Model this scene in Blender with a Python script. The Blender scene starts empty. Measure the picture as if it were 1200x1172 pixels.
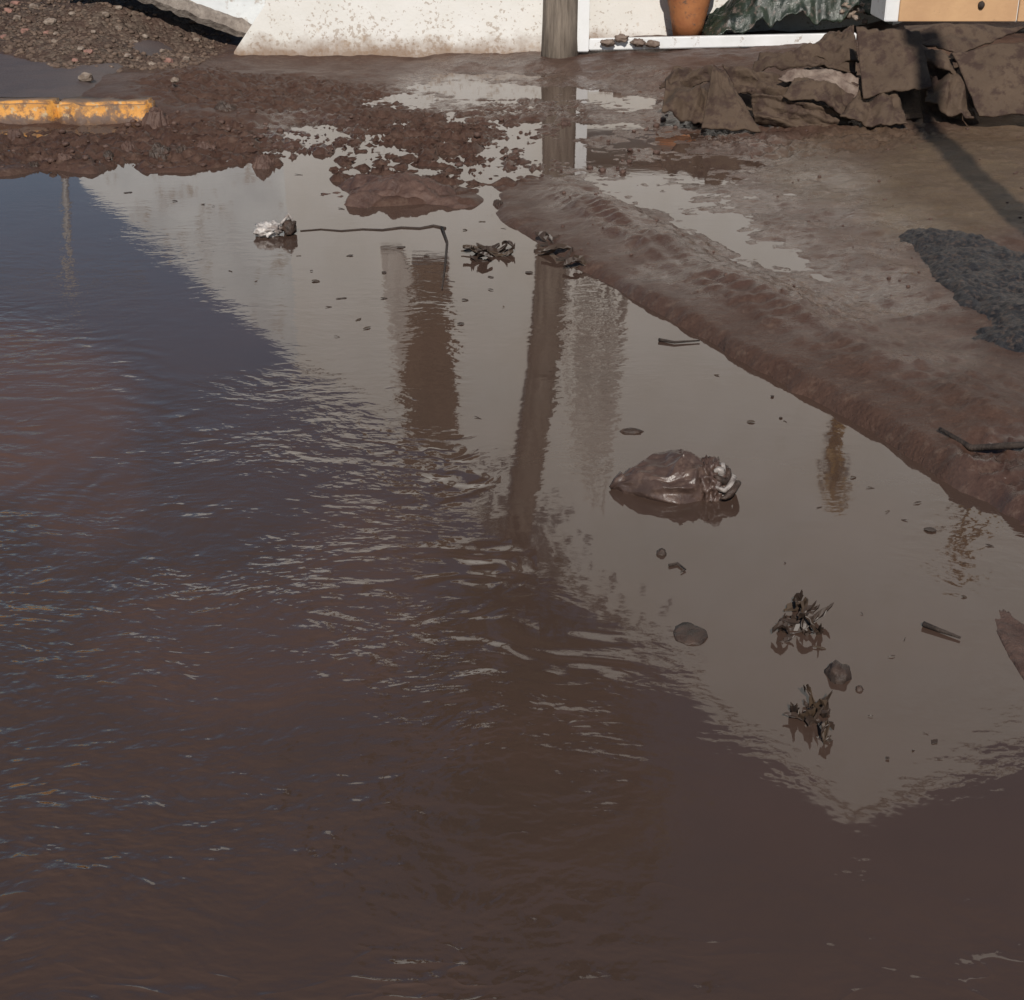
import bpy, bmesh, math, random
import numpy as np
from mathutils import Vector, Matrix, noise as mnoise

R = math.radians
random.seed(7)
rng = np.random.default_rng(11)
scene = bpy.context.scene
COL = scene.collection

# ------------------------------------------------------------------ camera
H = 1.6                  # eye height above the water
PITCH = 25.0             # degrees below the horizon
FPX = 1700.0             # focal length in photo pixels (photo 1200 x 1172)
cam_d = bpy.data.cameras.new('camera')
cam_d.sensor_fit = 'HORIZONTAL'
cam_d.sensor_width = 36.0
cam_d.lens = 36.0 * FPX / 1200.0
cam_d.clip_start = 0.05
cam_d.clip_end = 3000.0
cam = bpy.data.objects.new('camera', cam_d)
COL.objects.link(cam)
cam.location = (0, 0, H)
cam.rotation_euler = (R(90 - PITCH), 0, 0)
scene.camera = cam

# ------------------------------------------------------------------ sky and sun
SUN_EL = 37.0
SUN_AZ = 183.0           # compass style: light comes from behind the camera (-Y)
world = bpy.data.worlds.new('World')
scene.world = world
world.use_nodes = True
wn = world.node_tree
bg = wn.nodes['Background']
sky = wn.nodes.new('ShaderNodeTexSky')
sky.sky_type = 'NISHITA'
sky.sun_disc = False
sky.sun_elevation = R(SUN_EL)
sky.sun_rotation = R(SUN_AZ)
sky.air_density = 1.0
sky.dust_density = 0.15
sky.ozone_density = 1.6
wn.links.new(sky.outputs[0], bg.inputs[0])
bg.inputs[1].default_value = 0.055
sun_d = bpy.data.lights.new('sun', 'SUN')
sun_d.energy = 3.8
sun_d.angle = R(0.53)
sun_d.color = (1.0, 0.94, 0.86)
sun = bpy.data.objects.new('sun', sun_d)
COL.objects.link(sun)
sa = R(SUN_AZ)
to_sun = Vector((math.sin(sa) * math.cos(R(SUN_EL)), math.cos(sa) * math.cos(R(SUN_EL)), math.sin(R(SUN_EL))))
sun.rotation_euler = to_sun.to_track_quat('Z', 'Y').to_euler()
sun.location = to_sun * 30
vs = scene.view_settings
vs.view_transform = 'Standard'
vs.look = 'None'
vs.exposure = 0.0
vs.gamma = 1.0
vs.use_curve_mapping = False
scene.render.engine = 'CYCLES'
scene.render.resolution_x = 1024
scene.render.resolution_y = 1000

# ------------------------------------------------------------------ pixel -> place helpers
C25, S25 = math.cos(R(PITCH)), math.sin(R(PITCH))
def ray(px, py):
    u = (px - 600.0) / FPX
    v = (py - 586.0) / FPX
    return u, C25 - v * S25, -(S25 + v * C25)
def gp(px, py, z=0.0):                      # where the ray meets the level z
    dx, dy, dz = ray(px, py)
    t = (z - H) / dz
    return Vector((dx * t, dy * t, z))
def wp(px, py, Y):                          # where the ray meets the upright plane Y
    dx, dy, dz = ray(px, py)
    t = Y / dy
    return Vector((dx * t, Y, H + dz * t))
def rp(px, py, Y):                          # what the still water at z = 0 mirrors on the plane Y
    p = wp(px, py, Y)
    return Vector((p.x, Y, -p.z))

# ------------------------------------------------------------------ numpy noise
def _hash(ix, iy, seed):
    h = (ix.astype(np.int64) * 374761393 + iy.astype(np.int64) * 668265263 + seed * 1442695041) & 0xffffffff
    h = ((h ^ (h >> 13)) * 1274126177) & 0xffffffff
    h = h ^ (h >> 16)
    return (h & 0xffff) / 65535.0
def vnoise(x, y, seed=0):
    ix = np.floor(x); iy = np.floor(y)
    fx = x - ix; fy = y - iy
    fx = fx * fx * fx * (fx * (fx * 6 - 15) + 10); fy = fy * fy * fy * (fy * (fy * 6 - 15) + 10)
    a = _hash(ix, iy, seed); b = _hash(ix + 1, iy, seed)
    c = _hash(ix, iy + 1, seed); d = _hash(ix + 1, iy + 1, seed)
    return (a + (b - a) * fx) * (1 - fy) + (c + (d - c) * fx) * fy
def fbm(x, y, freq, octv=4, seed=0, gain=0.5):
    t = np.zeros_like(x); a = 1.0; s = 0.0
    for i in range(octv):
        ca, sa_ = math.cos(i * 1.1), math.sin(i * 1.1)
        t += a * (vnoise((x * ca - y * sa_) * freq + 17.3 * i, (x * sa_ + y * ca) * freq - 9.1 * i, seed + i) * 2 - 1)
        s += a; a *= gain; freq *= 2.03
    return t / s
def sstep(e0, e1, x):
    t = np.clip((x - e0) / (e1 - e0), 0, 1)
    return t * t * (3 - 2 * t)
def poly_sd(x, y, poly):                    # signed distance, negative inside
    d = np.full(x.shape, 1e9); inside = np.zeros(x.shape, bool)
    n = len(poly)
    for i in range(n):
        ax, ay = poly[i]; bx, by = poly[(i + 1) % n]
        ex, ey = bx - ax, by - ay
        t = np.clip(((x - ax) * ex + (y - ay) * ey) / (ex * ex + ey * ey + 1e-12), 0, 1)
        d = np.minimum(d, (x - ax - t * ex) ** 2 + (y - ay - t * ey) ** 2)
        if ey != 0:
            c = (ay > y) != (by > y)
            inside ^= c & (x < ex * (y - ay) / ey + ax)
    d = np.sqrt(d)
    return np.where(inside, -d, d)

# ------------------------------------------------------------------ object helpers
def tag(o, label=None, cat=None, group=None, kind=None):
    if label: o['label'] = label
    if cat: o['category'] = cat
    if group: o['group'] = group
    if kind: o['kind'] = kind
    return o
def empty(name, loc=(0, 0, 0)):
    o = bpy.data.objects.new(name, None)
    COL.objects.link(o); o.location = loc
    o.empty_display_size = 0.1
    return o
def put(name, me, mat, parent=None, smooth=True):
    if mat is not None and len(me.materials) == 0: me.materials.append(mat)
    if smooth: me.polygons.foreach_set('use_smooth', np.ones(len(me.polygons), bool))
    o = bpy.data.objects.new(name, me)
    COL.objects.link(o)
    if parent is not None:
        o.parent = parent
        o.matrix_parent_inverse = Matrix.Translation(-Vector(parent.location))
    return o
def from_bm(name, bm, mat, parent=None, smooth=False):
    bmesh.ops.recalc_face_normals(bm, faces=bm.faces)
    me = bpy.data.meshes.new(name); bm.to_mesh(me); bm.free()
    return put(name, me, mat, parent, smooth)
def grid_mesh(name, X, Y, Z, attrs=None):
    ny, nx = X.shape
    me = bpy.data.meshes.new(name)
    co = np.stack([X, Y, Z], -1).reshape(-1, 3).astype(np.float32)
    idx = np.arange(nx * ny).reshape(ny, nx)
    f = np.stack([idx[:-1, :-1], idx[:-1, 1:], idx[1:, 1:], idx[1:, :-1]], -1).reshape(-1, 4)
    me.vertices.add(len(co)); me.vertices.foreach_set('co', co.ravel())
    me.loops.add(f.size); me.loops.foreach_set('vertex_index', f.ravel().astype(np.int32))
    me.polygons.add(len(f)); me.polygons.foreach_set('loop_start', np.arange(0, f.size, 4, dtype=np.int32))
    me.update(calc_edges=True); me.validate()
    for k, a in (attrs or {}).items():
        at = me.attributes.new(k, 'FLOAT', 'POINT')
        at.data.foreach_set('value', a.reshape(-1).astype(np.float32))
    return me
def box_bm(bm, x0, x1, y0, y1, z0, z1, bev=0.0):
    r = bmesh.ops.create_cube(bm, size=1.0)
    for v in r['verts']:
        v.co = Vector(((x0 + x1) / 2 + v.co.x * (x1 - x0), (y0 + y1) / 2 + v.co.y * (y1 - y0), (z0 + z1) / 2 + v.co.z * (z1 - z0)))
    if bev > 0:
        es = list({e for v in r['verts'] for e in v.link_edges})
        bmesh.ops.bevel(bm, geom=es, offset=bev, segments=2, affect='EDGES')
    return r['verts']
def box(name, x0, x1, y0, y1, z0, z1, mat, parent=None, bev=0.0):
    bm = bmesh.new(); box_bm(bm, x0, x1, y0, y1, z0, z1, bev)
    return from_bm(name, bm, mat, parent)
def prism(name, pts, y0, y1, mat, parent=None, bev=0.0):        # outline in X,Z pushed along Y
    bm = bmesh.new()
    a = [bm.verts.new((p[0], y0, p[1])) for p in pts]
    f = bm.faces.new(a)
    g = bmesh.ops.extrude_face_region(bm, geom=[f])
    for v in [e for e in g['geom'] if isinstance(e, bmesh.types.BMVert)]: v.co.y = y1
    if bev: bmesh.ops.bevel(bm, geom=list(bm.edges), offset=bev, segments=1, affect='EDGES')
    return from_bm(name, bm, mat, parent)
def tube(name, pts, rad, mat, parent=None, seg=12, wob=0.0, seed=0):
    pts = [Vector(p) for p in pts]; n = len(pts)
    rad = rad if isinstance(rad, (list, tuple)) else [rad] * n
    vs_, fs = [], []
    for i, p in enumerate(pts):
        t = (pts[min(i + 1, n - 1)] - pts[max(i - 1, 0)]).normalized()
        s = t.orthogonal().normalized() if i == 0 else (s - t * s.dot(t)).normalized()
        b = t.cross(s)
        for k in range(seg):
            a = 2 * math.pi * k / seg
            d = s * math.cos(a) + b * math.sin(a)
            w = 1 + wob * mnoise.noise(Vector((math.cos(a) * 1.5 + seed, math.sin(a) * 1.5, i * 0.7 + seed)))
            vs_.append(p + d * rad[i] * w)
    for i in range(n - 1):
        for k in range(seg):
            fs.append((i * seg + k, i * seg + (k + 1) % seg, (i + 1) * seg + (k + 1) % seg, (i + 1) * seg + k))
    fs.append(tuple(range(seg - 1, -1, -1))); fs.append(tuple((n - 1) * seg + k for k in range(seg)))
    me = bpy.data.meshes.new(name); me.from_pydata(vs_, [], fs); me.update()
    return put(name, me, mat, parent)
def lump_mesh(name, sx, sy, sz, seed, rough=0.3, freq=2.0, sub=3, flat=None, hh=0.9):
    bm = bmesh.new(); bmesh.ops.create_icosphere(bm, subdivisions=sub, radius=1.0)
    o = Vector((seed * 3.7, seed * 1.3, -seed * 2.1))
    for v in bm.verts:
        d = v.co.normalized()
        n = mnoise.fractal(d * freq + o, hh, 2.1, 6)
        r = 1 + rough * n
        v.co = Vector((d.x * r * sx, d.y * r * sy, d.z * r * sz))
        if flat is not None and v.co.z < flat * sz: v.co.z = flat * sz
    me = bpy.data.meshes.new(name); bm.to_mesh(me); bm.free()
    return me

def mound_mesh(name, rx, ry, h, seed, n=72):
    u, v = np.meshgrid(np.linspace(-1.3, 1.3, n), np.linspace(-1.3, 1.3, n))
    x = u * rx; y = v * ry
    rr2 = np.sqrt(u * u + v * v) * (1 + .55 * fbm(u, v, 1.3, 4, seed + 200))
    dome = 1 - sstep(.35, 1.08, rr2)
    z = h * dome * (.85 + .45 * fbm(u, v, 1.8, 4, seed + 210, .6)) + h * .35 * fbm(u, v, 4.5, 4, seed + 220, .6) * np.minimum(1, dome * 3) - (1 - dome) * .03
    x = x + rx * .10 * fbm(u, v, 3, 3, seed + 230); y = y + ry * .10 * fbm(u, v, 3, 3, seed + 240)
    return grid_mesh(name, x, y, z)
# ------------------------------------------------------------------ materials
class NT:
    def __init__(s, name):
        s.m = bpy.data.materials.new(name); s.m.use_nodes = True
        s.t = s.m.node_tree; s.b = s.t.nodes['Principled BSDF']
        s.pos = s.t.nodes.new('ShaderNodeNewGeometry').outputs['Position']
        s.obj = s.t.nodes.new('ShaderNodeTexCoord').outputs['Object']
    def n(s, typ, **kw):
        nd = s.t.nodes.new(typ)
        for k, v in kw.items(): setattr(nd, k, v)
        return nd
    def lk(s, a, b): s.t.links.new(a, b)
    def val(s, v, inp):
        if hasattr(v, 'is_output') or isinstance(v, bpy.types.NodeSocket): s.lk(v, inp)
        else: inp.default_value = v
    def noise(s, scale, detail=4, rough=0.55, vec=None, dist=0.0, w=None):
        nd = s.n('ShaderNodeTexNoise')
        s.lk(vec or s.pos, nd.inputs['Vector'])
        nd.inputs['Scale'].default_value = scale; nd.inputs['Detail'].default_value = detail
        nd.inputs['Roughness'].default_value = rough; nd.inputs['Distortion'].default_value = dist
        return nd.outputs['Fac']
    def voro(s, scale, vec=None, feat='F1', out='Distance'):
        nd = s.n('ShaderNodeTexVoronoi'); nd.feature = feat
        s.lk(vec or s.pos, nd.inputs['Vector']); nd.inputs['Scale'].default_value = scale
        return nd.outputs[out]
    def mapping(s, scale=(1, 1, 1), loc=(0, 0, 0), rot=(0, 0, 0), vec=None):
        nd = s.n('ShaderNodeMapping'); s.lk(vec or s.pos, nd.inputs[0])
        nd.inputs['Location'].default_value = loc; nd.inputs['Rotation'].default_value = rot; nd.inputs['Scale'].default_value = scale
        return nd.outputs[0]
    def math(s, op, a, b=0.0, c=None):
        nd = s.n('ShaderNodeMath', operation=op)
        s.val(a, nd.inputs[0]); s.val(b, nd.inputs[1])
        if c is not None: s.val(c, nd.inputs[2])
        return nd.outputs[0]
    def remap(s, v, a, b, c=0.0, d=1.0):
        nd = s.n('ShaderNodeMapRange'); nd.clamp = True
        s.val(v, nd.inputs[0])
        for i, q in enumerate((a, b, c, d)): s.val(q, nd.inputs[i + 1])
        return nd.outputs[0]
    def mix(s, f, a, b):
        nd = s.n('ShaderNodeMix', data_type='RGBA')
        s.val(f, nd.inputs[0])
        for q, i in ((a, 6), (b, 7)):
            if isinstance(q, tuple): nd.inputs[i].default_value = (*q, 1)
            else: s.lk(q, nd.inputs[i])
        return nd.outputs[2]
    def attr(s, name):
        nd = s.n('ShaderNodeAttribute'); nd.attribute_name = name
        return nd.outputs['Fac']
    def sep(s, vec=None):
        nd = s.n('ShaderNodeSeparateXYZ'); s.lk(vec or s.pos, nd.inputs[0]); return nd.outputs
    def bump(s, h, dist=1.0, strength=1.0, nrm=None):
        nd = s.n('ShaderNodeBump'); nd.inputs['Strength'].default_value = strength
        nd.inputs['Distance'].default_value = dist
        s.lk(h, nd.inputs['Height'])
        if nrm is not None: s.lk(nrm, nd.inputs['Normal'])
        return nd.outputs[0]
    def out(s, col=None, rough=None, nrm=None, ior=None, spec=None):
        if col is not None:
            if isinstance(col, tuple): s.b.inputs['Base Color'].default_value = (*col, 1)
            else: s.lk(col, s.b.inputs['Base Color'])
        if rough is not None: s.val(rough, s.b.inputs['Roughness'])
        if nrm is not None: s.lk(nrm, s.b.inputs['Normal'])
        if ior is not None: s.b.inputs['IOR'].default_value = ior
        if spec is not None: s.val(spec, s.b.inputs['Specular IOR Level'])
        return s.m

def m_simple(name, c1, c2, scale=6.0, rough=(0.5, 0.8), bump=0.003, bscale=25.0, ior=1.45, mudc=None, mudz=None, space='pos'):
    g = NT(name); vec = g.pos if space == 'pos' else g.obj
    n = g.noise(scale, 5, 0.6, vec)
    col = g.mix(g.remap(n, 0.35, 0.65), c1, c2)
    if mudc:
        n3 = g.noise(scale * 2.3, 6, 0.7, vec)
        col = g.mix(g.remap(n3, mudz - 0.06, mudz + 0.06), mudc, col)
    n2 = g.noise(bscale, 6, 0.65, vec)
    return g.out(col, g.remap(n2, 0.3, 0.7, rough[0], rough[1]), g.bump(n2, bump), ior)

def m_mud():
    g = NT('wet_mud')
    big = g.noise(1.6, 4, 0.6); mid = g.noise(7.0, 6, 0.65); fine = g.noise(45.0, 5, 0.7)
    tan = g.attr('tan'); wet = g.attr('wet'); red = g.attr('red'); gravel = g.attr('gravel')
    base = g.mix(g.remap(big, 0.35, 0.65), (0.108, 0.063, 0.047), (0.090, 0.055, 0.043))
    base = g.mix(g.math('MULTIPLY', g.remap(mid, 0.4, 0.66), 0.55), base, (0.060, 0.034, 0.026))
    base = g.mix(tan, base, g.mix(g.remap(mid, 0.35, 0.7), (0.128, 0.088, 0.052), (0.095, 0.062, 0.040)))
    base = g.mix(red, base, g.mix(g.remap(mid, 0.35, 0.65), (0.066, 0.034, 0.025), (0.105, 0.062, 0.046)))
    gcol = g.mix(g.remap(g.voro(42.0, out='Color'), 0.2, 0.9), (0.06, 0.042, 0.033), (0.20, 0.155, 0.12))
    gcol = g.mix(g.remap(mid, 0.42, 0.6), gcol, (0.085, 0.055, 0.043))
    base = g.mix(gravel, base, gcol)
    grain = g.noise(95.0, 4, 0.75); blot = g.noise(22.0, 5, 0.7)
    base = g.mix(g.math('MULTIPLY', g.remap(grain, 0.42, 0.70), 0.55), base, (0.050, 0.029, 0.022))
    base = g.mix(g.math('MULTIPLY', g.remap(blot, 0.54, 0.70), 0.5), base, (0.175, 0.120, 0.090))
    streak = g.noise(1.0, 5, 0.6, g.mapping((9.0, 30.0, 12.0)))
    h = g.math('MULTIPLY', g.math('MULTIPLY', mid, 0.016), g.math('MULTIPLY_ADD', wet, -0.78, 1.0))
    h = g.math('ADD', h, g.math('MULTIPLY', g.math('ADD', g.math('MULTIPLY', fine, 0.005), g.math('MULTIPLY', blot, 0.006)), g.math('MULTIPLY_ADD', wet, -0.6, 1.0)))
    h = g.math('ADD', h, g.math('MULTIPLY', g.math('MULTIPLY', streak, 0.0052), wet))
    h = g.math('ADD', h, g.math('MULTIPLY', g.math('MULTIPLY', g.voro(42.0), -0.012), gravel))
    r = g.remap(g.noise(5.0, 5, 0.6), 0.35, 0.62, 0.55, 0.36)
    r = g.math('MULTIPLY_ADD', wet, -0.30, r)
    r = g.math('MULTIPLY_ADD', gravel, 0.3, r)
    return g.out(base, g.math('MAXIMUM', r, 0.08), g.bump(h), 1.45, g.math('MULTIPLY_ADD', wet, 0.60, 0.16))

def m_water():
    g = NT('muddy_water')
    rip = g.attr('ripple'); swirl = g.attr('swirl'); silt = g.attr('silt'); glint = g.attr('glint'); crest = g.attr('crest')
    warp = g.n('ShaderNodeVectorMath', operation='ADD')
    nz = g.n('ShaderNodeTexNoise'); g.lk(g.pos, nz.inputs['Vector']); nz.inputs['Scale'].default_value = 1.7; nz.inputs['Detail'].default_value = 2
    sc = g.n('ShaderNodeVectorMath', operation='SCALE'); g.lk(nz.outputs['Color'], sc.inputs[0]); sc.inputs['Scale'].default_value = 0.25
    g.lk(g.pos, warp.inputs[0]); g.lk(sc.outputs[0], warp.inputs[1])
    v1 = g.mapping((7.0, 10.0, 1), vec=warp.outputs[0]); v2 = g.mapping((17, 26, 1), rot=(0, 0, 0.35), vec=warp.outputs[0])
    cen = lambda n: g.math('SUBTRACT', n, 0.5)
    n1 = cen(g.noise(1.0, 1, 0.4, v1)); n2 = cen(g.noise(1.0, 2, 0.5, v2)); n3 = cen(g.noise(60.0, 2, 0.5))
    patch = g.remap(g.noise(1.3, 3, 0.5), 0.35, 0.66, 0.30, 1.30)
    h = g.math('ADD', g.math('MULTIPLY', n1, 0.0100), g.math('MULTIPLY', n2, 0.0085))
    h = g.math('ADD', h, g.math('MULTIPLY', n3, 0.0010))
    h = g.math('MULTIPLY', g.math('MULTIPLY', h, rip), patch)
    # broader, sharper wavelets where the surface is stirred
    n4 = cen(g.noise(1.0, 1, 0.4, g.mapping((6.5, 9.5, 1), vec=warp.outputs[0]), dist=0.8))
    h = g.math('ADD', h, g.math('MULTIPLY', g.math('MULTIPLY', n4, 0.022), glint))
    # thin breaking crests, sparse
    for sc3, lo, hh, rot in (((2.6, 5.2, 1), .56, .0030, 0.15), ((4.4, 8.5, 1), .57, .0021, -0.3)):
        nn = g.noise(1.0, 2, 0.55, g.mapping(sc3, loc=(3.1 + lo, 7.7, 0), rot=(0, 0, rot), vec=warp.outputs[0]))
        ln = g.remap(g.math('ABSOLUTE', cen(nn)), 0.0, 0.07, 1.0, 0.0)
        ln = g.math('MULTIPLY', ln, ln)
        mk = g.remap(g.noise(3.3, 2, 0.5, g.mapping((1, 1, 1), loc=(lo * 50, 0, 0))), lo, lo + .10)
        h = g.math('ADD', h, g.math('MULTIPLY', g.math('MULTIPLY', g.math('MULTIPLY', ln, mk), hh), crest))
    # rings of a slow eddy at the kerb side
    c = gp(-30, 560)
    wv = g.n('ShaderNodeTexWave', wave_type='RINGS', rings_direction='Z', wave_profile='SIN')
    g.lk(g.mapping((1, 1, 0), loc=(-c.x, -c.y, 0)), wv.inputs['Vector'])
    wv.inputs['Scale'].default_value = 2.6; wv.inputs['Distortion'].default_value = 9.0; wv.inputs['Detail'].default_value = 2; wv.inputs['Detail Scale'].default_value = 1.5
    h = g.math('ADD', h, g.math('MULTIPLY', g.math('MULTIPLY', cen(wv.outputs['Fac']), 0.0018), swirl))
    n5 = g.noise(0.9, 4, 0.6); n6 = g.noise(4.0, 5, 0.6)
    col = g.mix(g.remap(n5, 0.35, 0.65), (0.077, 0.047, 0.035), (0.069, 0.045, 0.035))
    col = g.mix(g.math('MULTIPLY', g.remap(n6, 0.4, 0.75), 0.35), col, (0.092, 0.056, 0.042))
    col = g.mix(silt, col, (0.112, 0.066, 0.052))
    return g.out(col, g.math('MULTIPLY_ADD', silt, 0.15, 0.03), g.bump(h), 1.51, g.math('MULTIPLY_ADD', silt, -0.32, 0.5))

def m_wall():
    g = NT('white_plaster')
    z = g.sep()[2]
    n = g.noise(3.0, 5, 0.6); sp = g.noise(38.0, 3, 0.6); sp2 = g.noise(13.0, 4, 0.65); up = g.noise(5.0, 6, 0.7)
    col = g.mix(g.remap(n, 0.35, 0.7), (0.78, 0.76, 0.725), (0.72, 0.695, 0.645))
    thr = g.remap(z, 0.1, 0.9, 0.535, 0.70)                       # splashes get rarer with height
    clus = g.remap(g.noise(2.4, 4, 0.65), 0.36, 0.64, -0.10, 0.06)
    spl = g.remap(g.math('ADD', g.math('SUBTRACT', sp, thr), clus), 0.0, 0.06)
    col = g.mix(g.math('MULTIPLY', spl, 0.6), col, (0.34, 0.25, 0.18))
    thr2 = g.remap(z, 0.05, 0.6, 0.54, 0.78)
    col = g.mix(g.math('MULTIPLY', g.remap(g.math('SUBTRACT', sp2, thr2), 0.0, 0.12), 0.5), col, (0.50, 0.38, 0.27))
    edge = g.math('SUBTRACT', g.math('MULTIPLY_ADD', up, 0.34, -0.075), z)  # tide line of mud at the foot
    col = g.mix(g.math('MULTIPLY', g.remap(edge, -0.09, 0.05), 0.85), col, (0.25, 0.155, 0.095))
    return g.out(col, 0.75, g.bump(g.math('ADD', g.math('MULTIPLY', g.noise(60, 4, 0.6), 0.002), g.math('MULTIPLY', n, 0.006))))

def m_kerb():
    g = NT('yellow_kerb_paint')
    n = g.noise(16.0, 6, 0.72); n2 = g.noise(5.0, 4, 0.6); nz = g.n('ShaderNodeNewGeometry').outputs['Normal']
    col = g.mix(g.remap(n2, 0.3, 0.7), (0.60, 0.25, 0.035), (0.66, 0.32, 0.07))
    col = g.mix(g.remap(n, 0.48, 0.58), col, (0.26, 0.125, 0.045))
    col = g.mix(g.remap(g.noise(30, 4, 0.6), 0.56, 0.64), col, (0.50, 0.36, 0.20))
    zz = g.sep()[2]
    col = g.mix(g.math('MULTIPLY', g.remap(g.noise(4.5, 5, 0.7), 0.53, 0.60), 0.85), col, (0.13, 0.08, 0.055))
    col = g.mix(g.math('MULTIPLY', g.remap(g.math('SUBTRACT', g.math('MULTIPLY_ADD', n, 0.20, -0.05), zz), -0.01, 0.02), 0.9), col, (0.11, 0.067, 0.05))
    topm = g.remap(g.sep(nz)[2], 0.6, 0.9)
    col = g.mix(g.math('MULTIPLY', topm, 0.85), col, (0.14, 0.105, 0.085))
    return g.out(col, 0.6, g.bump(g.math('MULTIPLY', n, 0.008)))

def m_bark(name, c1, c2):
    g = NT(name)
    n = g.noise(1.0, 6, 0.65, g.mapping((22, 22, 2.2)))
    col = g.mix(g.remap(n, 0.35, 0.65), c1, c2)
    return g.out(col, 0.8, g.bump(g.math('MULTIPLY', n, 0.02)))

M = {}
M['mud'] = m_mud(); M['water'] = m_water(); M['wall'] = m_wall(); M['kerb'] = m_kerb()
M['bark'] = m_bark('grey_bark', (0.10, 0.078, 0.06), (0.27, 0.22, 0.175))
M['shutter'] = m_bark('brown_shutter_wood', (0.085, 0.050, 0.028), (0.19, 0.125, 0.08))
M['greyboard'] = m_bark('weathered_board', (0.46, 0.41, 0.37), (0.62, 0.57, 0.52))
M['postwood'] = m_bark('dark_post_wood', (0.06, 0.045, 0.035), (0.13, 0.10, 0.08))
M['clod'] = m_simple('dark_mud_clod', (0.075, 0.042, 0.033), (0.13, 0.078, 0.06), 14, (0.32, 0.7), 0.012, 30, 1.38)
M['clodwet'] = m_simple('sodden_debris', (0.035, 0.025, 0.020), (0.085, 0.055, 0.042), 30, (0.22, 0.6), 0.006, 60, 1.38)
M['pave'] = m_simple('wet_grey_asphalt', (0.085, 0.066, 0.064), (0.115, 0.085, 0.077), 4, (0.45, 0.7), 0.004, 90)
M['stone'] = m_simple('pale_stone', (0.33, 0.27, 0.22), (0.17, 0.12, 0.09), 25, (0.6, 0.85), 0.006, 40)
M['gravel'] = m_simple('gravel_stone', (0.160, 0.108, 0.078), (0.095, 0.062, 0.046), 9, (0.7, 0.9), 0.006, 40, mudc=(0.26, 0.20, 0.155), mudz=0.37)
M['redstone'] = m_simple('brick_rubble', (0.33, 0.17, 0.13), (0.22, 0.12, 0.095), 25, (0.6, 0.85), 0.006, 40)
M['slab'] = m_simple('pale_slab_paint', (0.74, 0.76, 0.76), (0.60, 0.62, 0.63), 3, (0.6, 0.8), 0.004, 30, mudc=(0.36, 0.29, 0.23), mudz=0.38)
M['slabedge'] = m_simple('broken_concrete_edge', (0.20, 0.165, 0.14), (0.34, 0.29, 0.25), 20, (0.8, 0.9), 0.03, 28)
M['roof'] = m_simple('clay_roof', (0.38, 0.17, 0.095), (0.28, 0.12, 0.07), 4, (0.7, 0.85), 0.01, 20)
M['white'] = m_simple('white_frame_paint', (0.82, 0.82, 0.82), (0.74, 0.74, 0.73), 5, (0.3, 0.45), 0.001, 40, mudc=(0.30, 0.22, 0.16), mudz=0.33)
M['terra'] = m_simple('terracotta', (0.42, 0.17, 0.065), (0.32, 0.115, 0.045), 9, (0.6, 0.8), 0.003, 40, mudc=(0.14, 0.085, 0.06), mudz=0.40)
M['tan'] = m_simple('tan_wood_panel', (0.60, 0.37, 0.195), (0.52, 0.31, 0.165), 5, (0.5, 0.7), 0.002, 40, mudc=(0.22, 0.13, 0.08), mudz=0.32)
M['canvas'] = m_simple('mud_caked_canvas', (0.098, 0.064, 0.042), (0.076, 0.049, 0.032), 5, (0.75, 0.9), 0.004, 70, mudc=(0.050, 0.028, 0.020), mudz=0.46)
M['canvaspale'] = m_simple('pale_muddy_cloth', (0.26, 0.20, 0.16), (0.14, 0.095, 0.075), 14, (0.5, 0.8), 0.006, 60)
M['black'] = m_simple('black_plastic_sheet', (0.010, 0.016, 0.013), (0.030, 0.042, 0.028), 9, (0.18, 0.5), 0.006, 30, mudc=(0.13, 0.10, 0.085), mudz=0.40)
M['mat'] = m_simple('dark_grey_matting', (0.012, 0.012, 0.015), (0.030, 0.029, 0.032), 22, (0.3, 0.6), 0.02, 45, mudc=(0.085, 0.06, 0.048), mudz=0.445)
M['bag'] = m_simple('brown_bag_plastic', (0.085, 0.052, 0.041), (0.060, 0.038, 0.031), 12, (0.24, 0.5), 0.004, 22, 1.48, mudc=(0.115, 0.075, 0.058), mudz=0.44, space='obj')
M['bagpale'] = m_simple('pale_bag_plastic', (0.40, 0.36, 0.33), (0.10, 0.075, 0.065), 55, (0.12, 0.35), 0.003, 60, 1.45, space='obj')
M['bottle'] = m_simple('white_crushed_plastic', (0.62, 0.58, 0.55), (0.20, 0.16, 0.14), 28, (0.2, 0.4), 0.003, 60, space='obj')
M['twig'] = m_bark('wet_twig', (0.028, 0.019, 0.015), (0.055, 0.038, 0.029))
M['leafbrown0'] = m_simple('sodden_leaf', (0.034, 0.022, 0.017), (0.06, 0.037, 0.027), 40, (0.35, 0.6), 0.002, 60)
def m_leafbrown():
    g = NT('sodden_leaf'); oi = g.n('ShaderNodeObjectInfo').outputs['Random']
    col = g.mix(g.noise(60, 3, .6), (0.030, 0.020, 0.015), (0.060, 0.038, 0.027))
    col = g.mix(g.remap(oi, .62, 1.0), col, (0.070, 0.045, 0.027))
    return g.out(col, 0.5)
M['leafbrown'] = m_leafbrown()
M['ochre'] = m_simple('ochre_dry_creeper', (0.40, 0.235, 0.055), (0.28, 0.165, 0.05), 14, (0.6, 0.8), 0.002, 40)
M['pale_metal'] = m_simple('pale_metal', (0.30, 0.30, 0.30), (0.25, 0.245, 0.24), 8, (0.4, 0.5), 0.0005, 30)
M['glass'] = m_simple('dark_glass', (0.02, 0.022, 0.025), (0.03, 0.03, 0.03), 5, (0.05, 0.1), 0.0, 5)
def m_leaf():
    g = NT('tree_leaf')
    n = g.noise(1.4, 3, 0.5)
    col = g.mix(g.remap(n, 0.35, 0.65), (0.060, 0.068, 0.020), (0.105, 0.095, 0.032))
    return g.out(col, 0.5)
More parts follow.
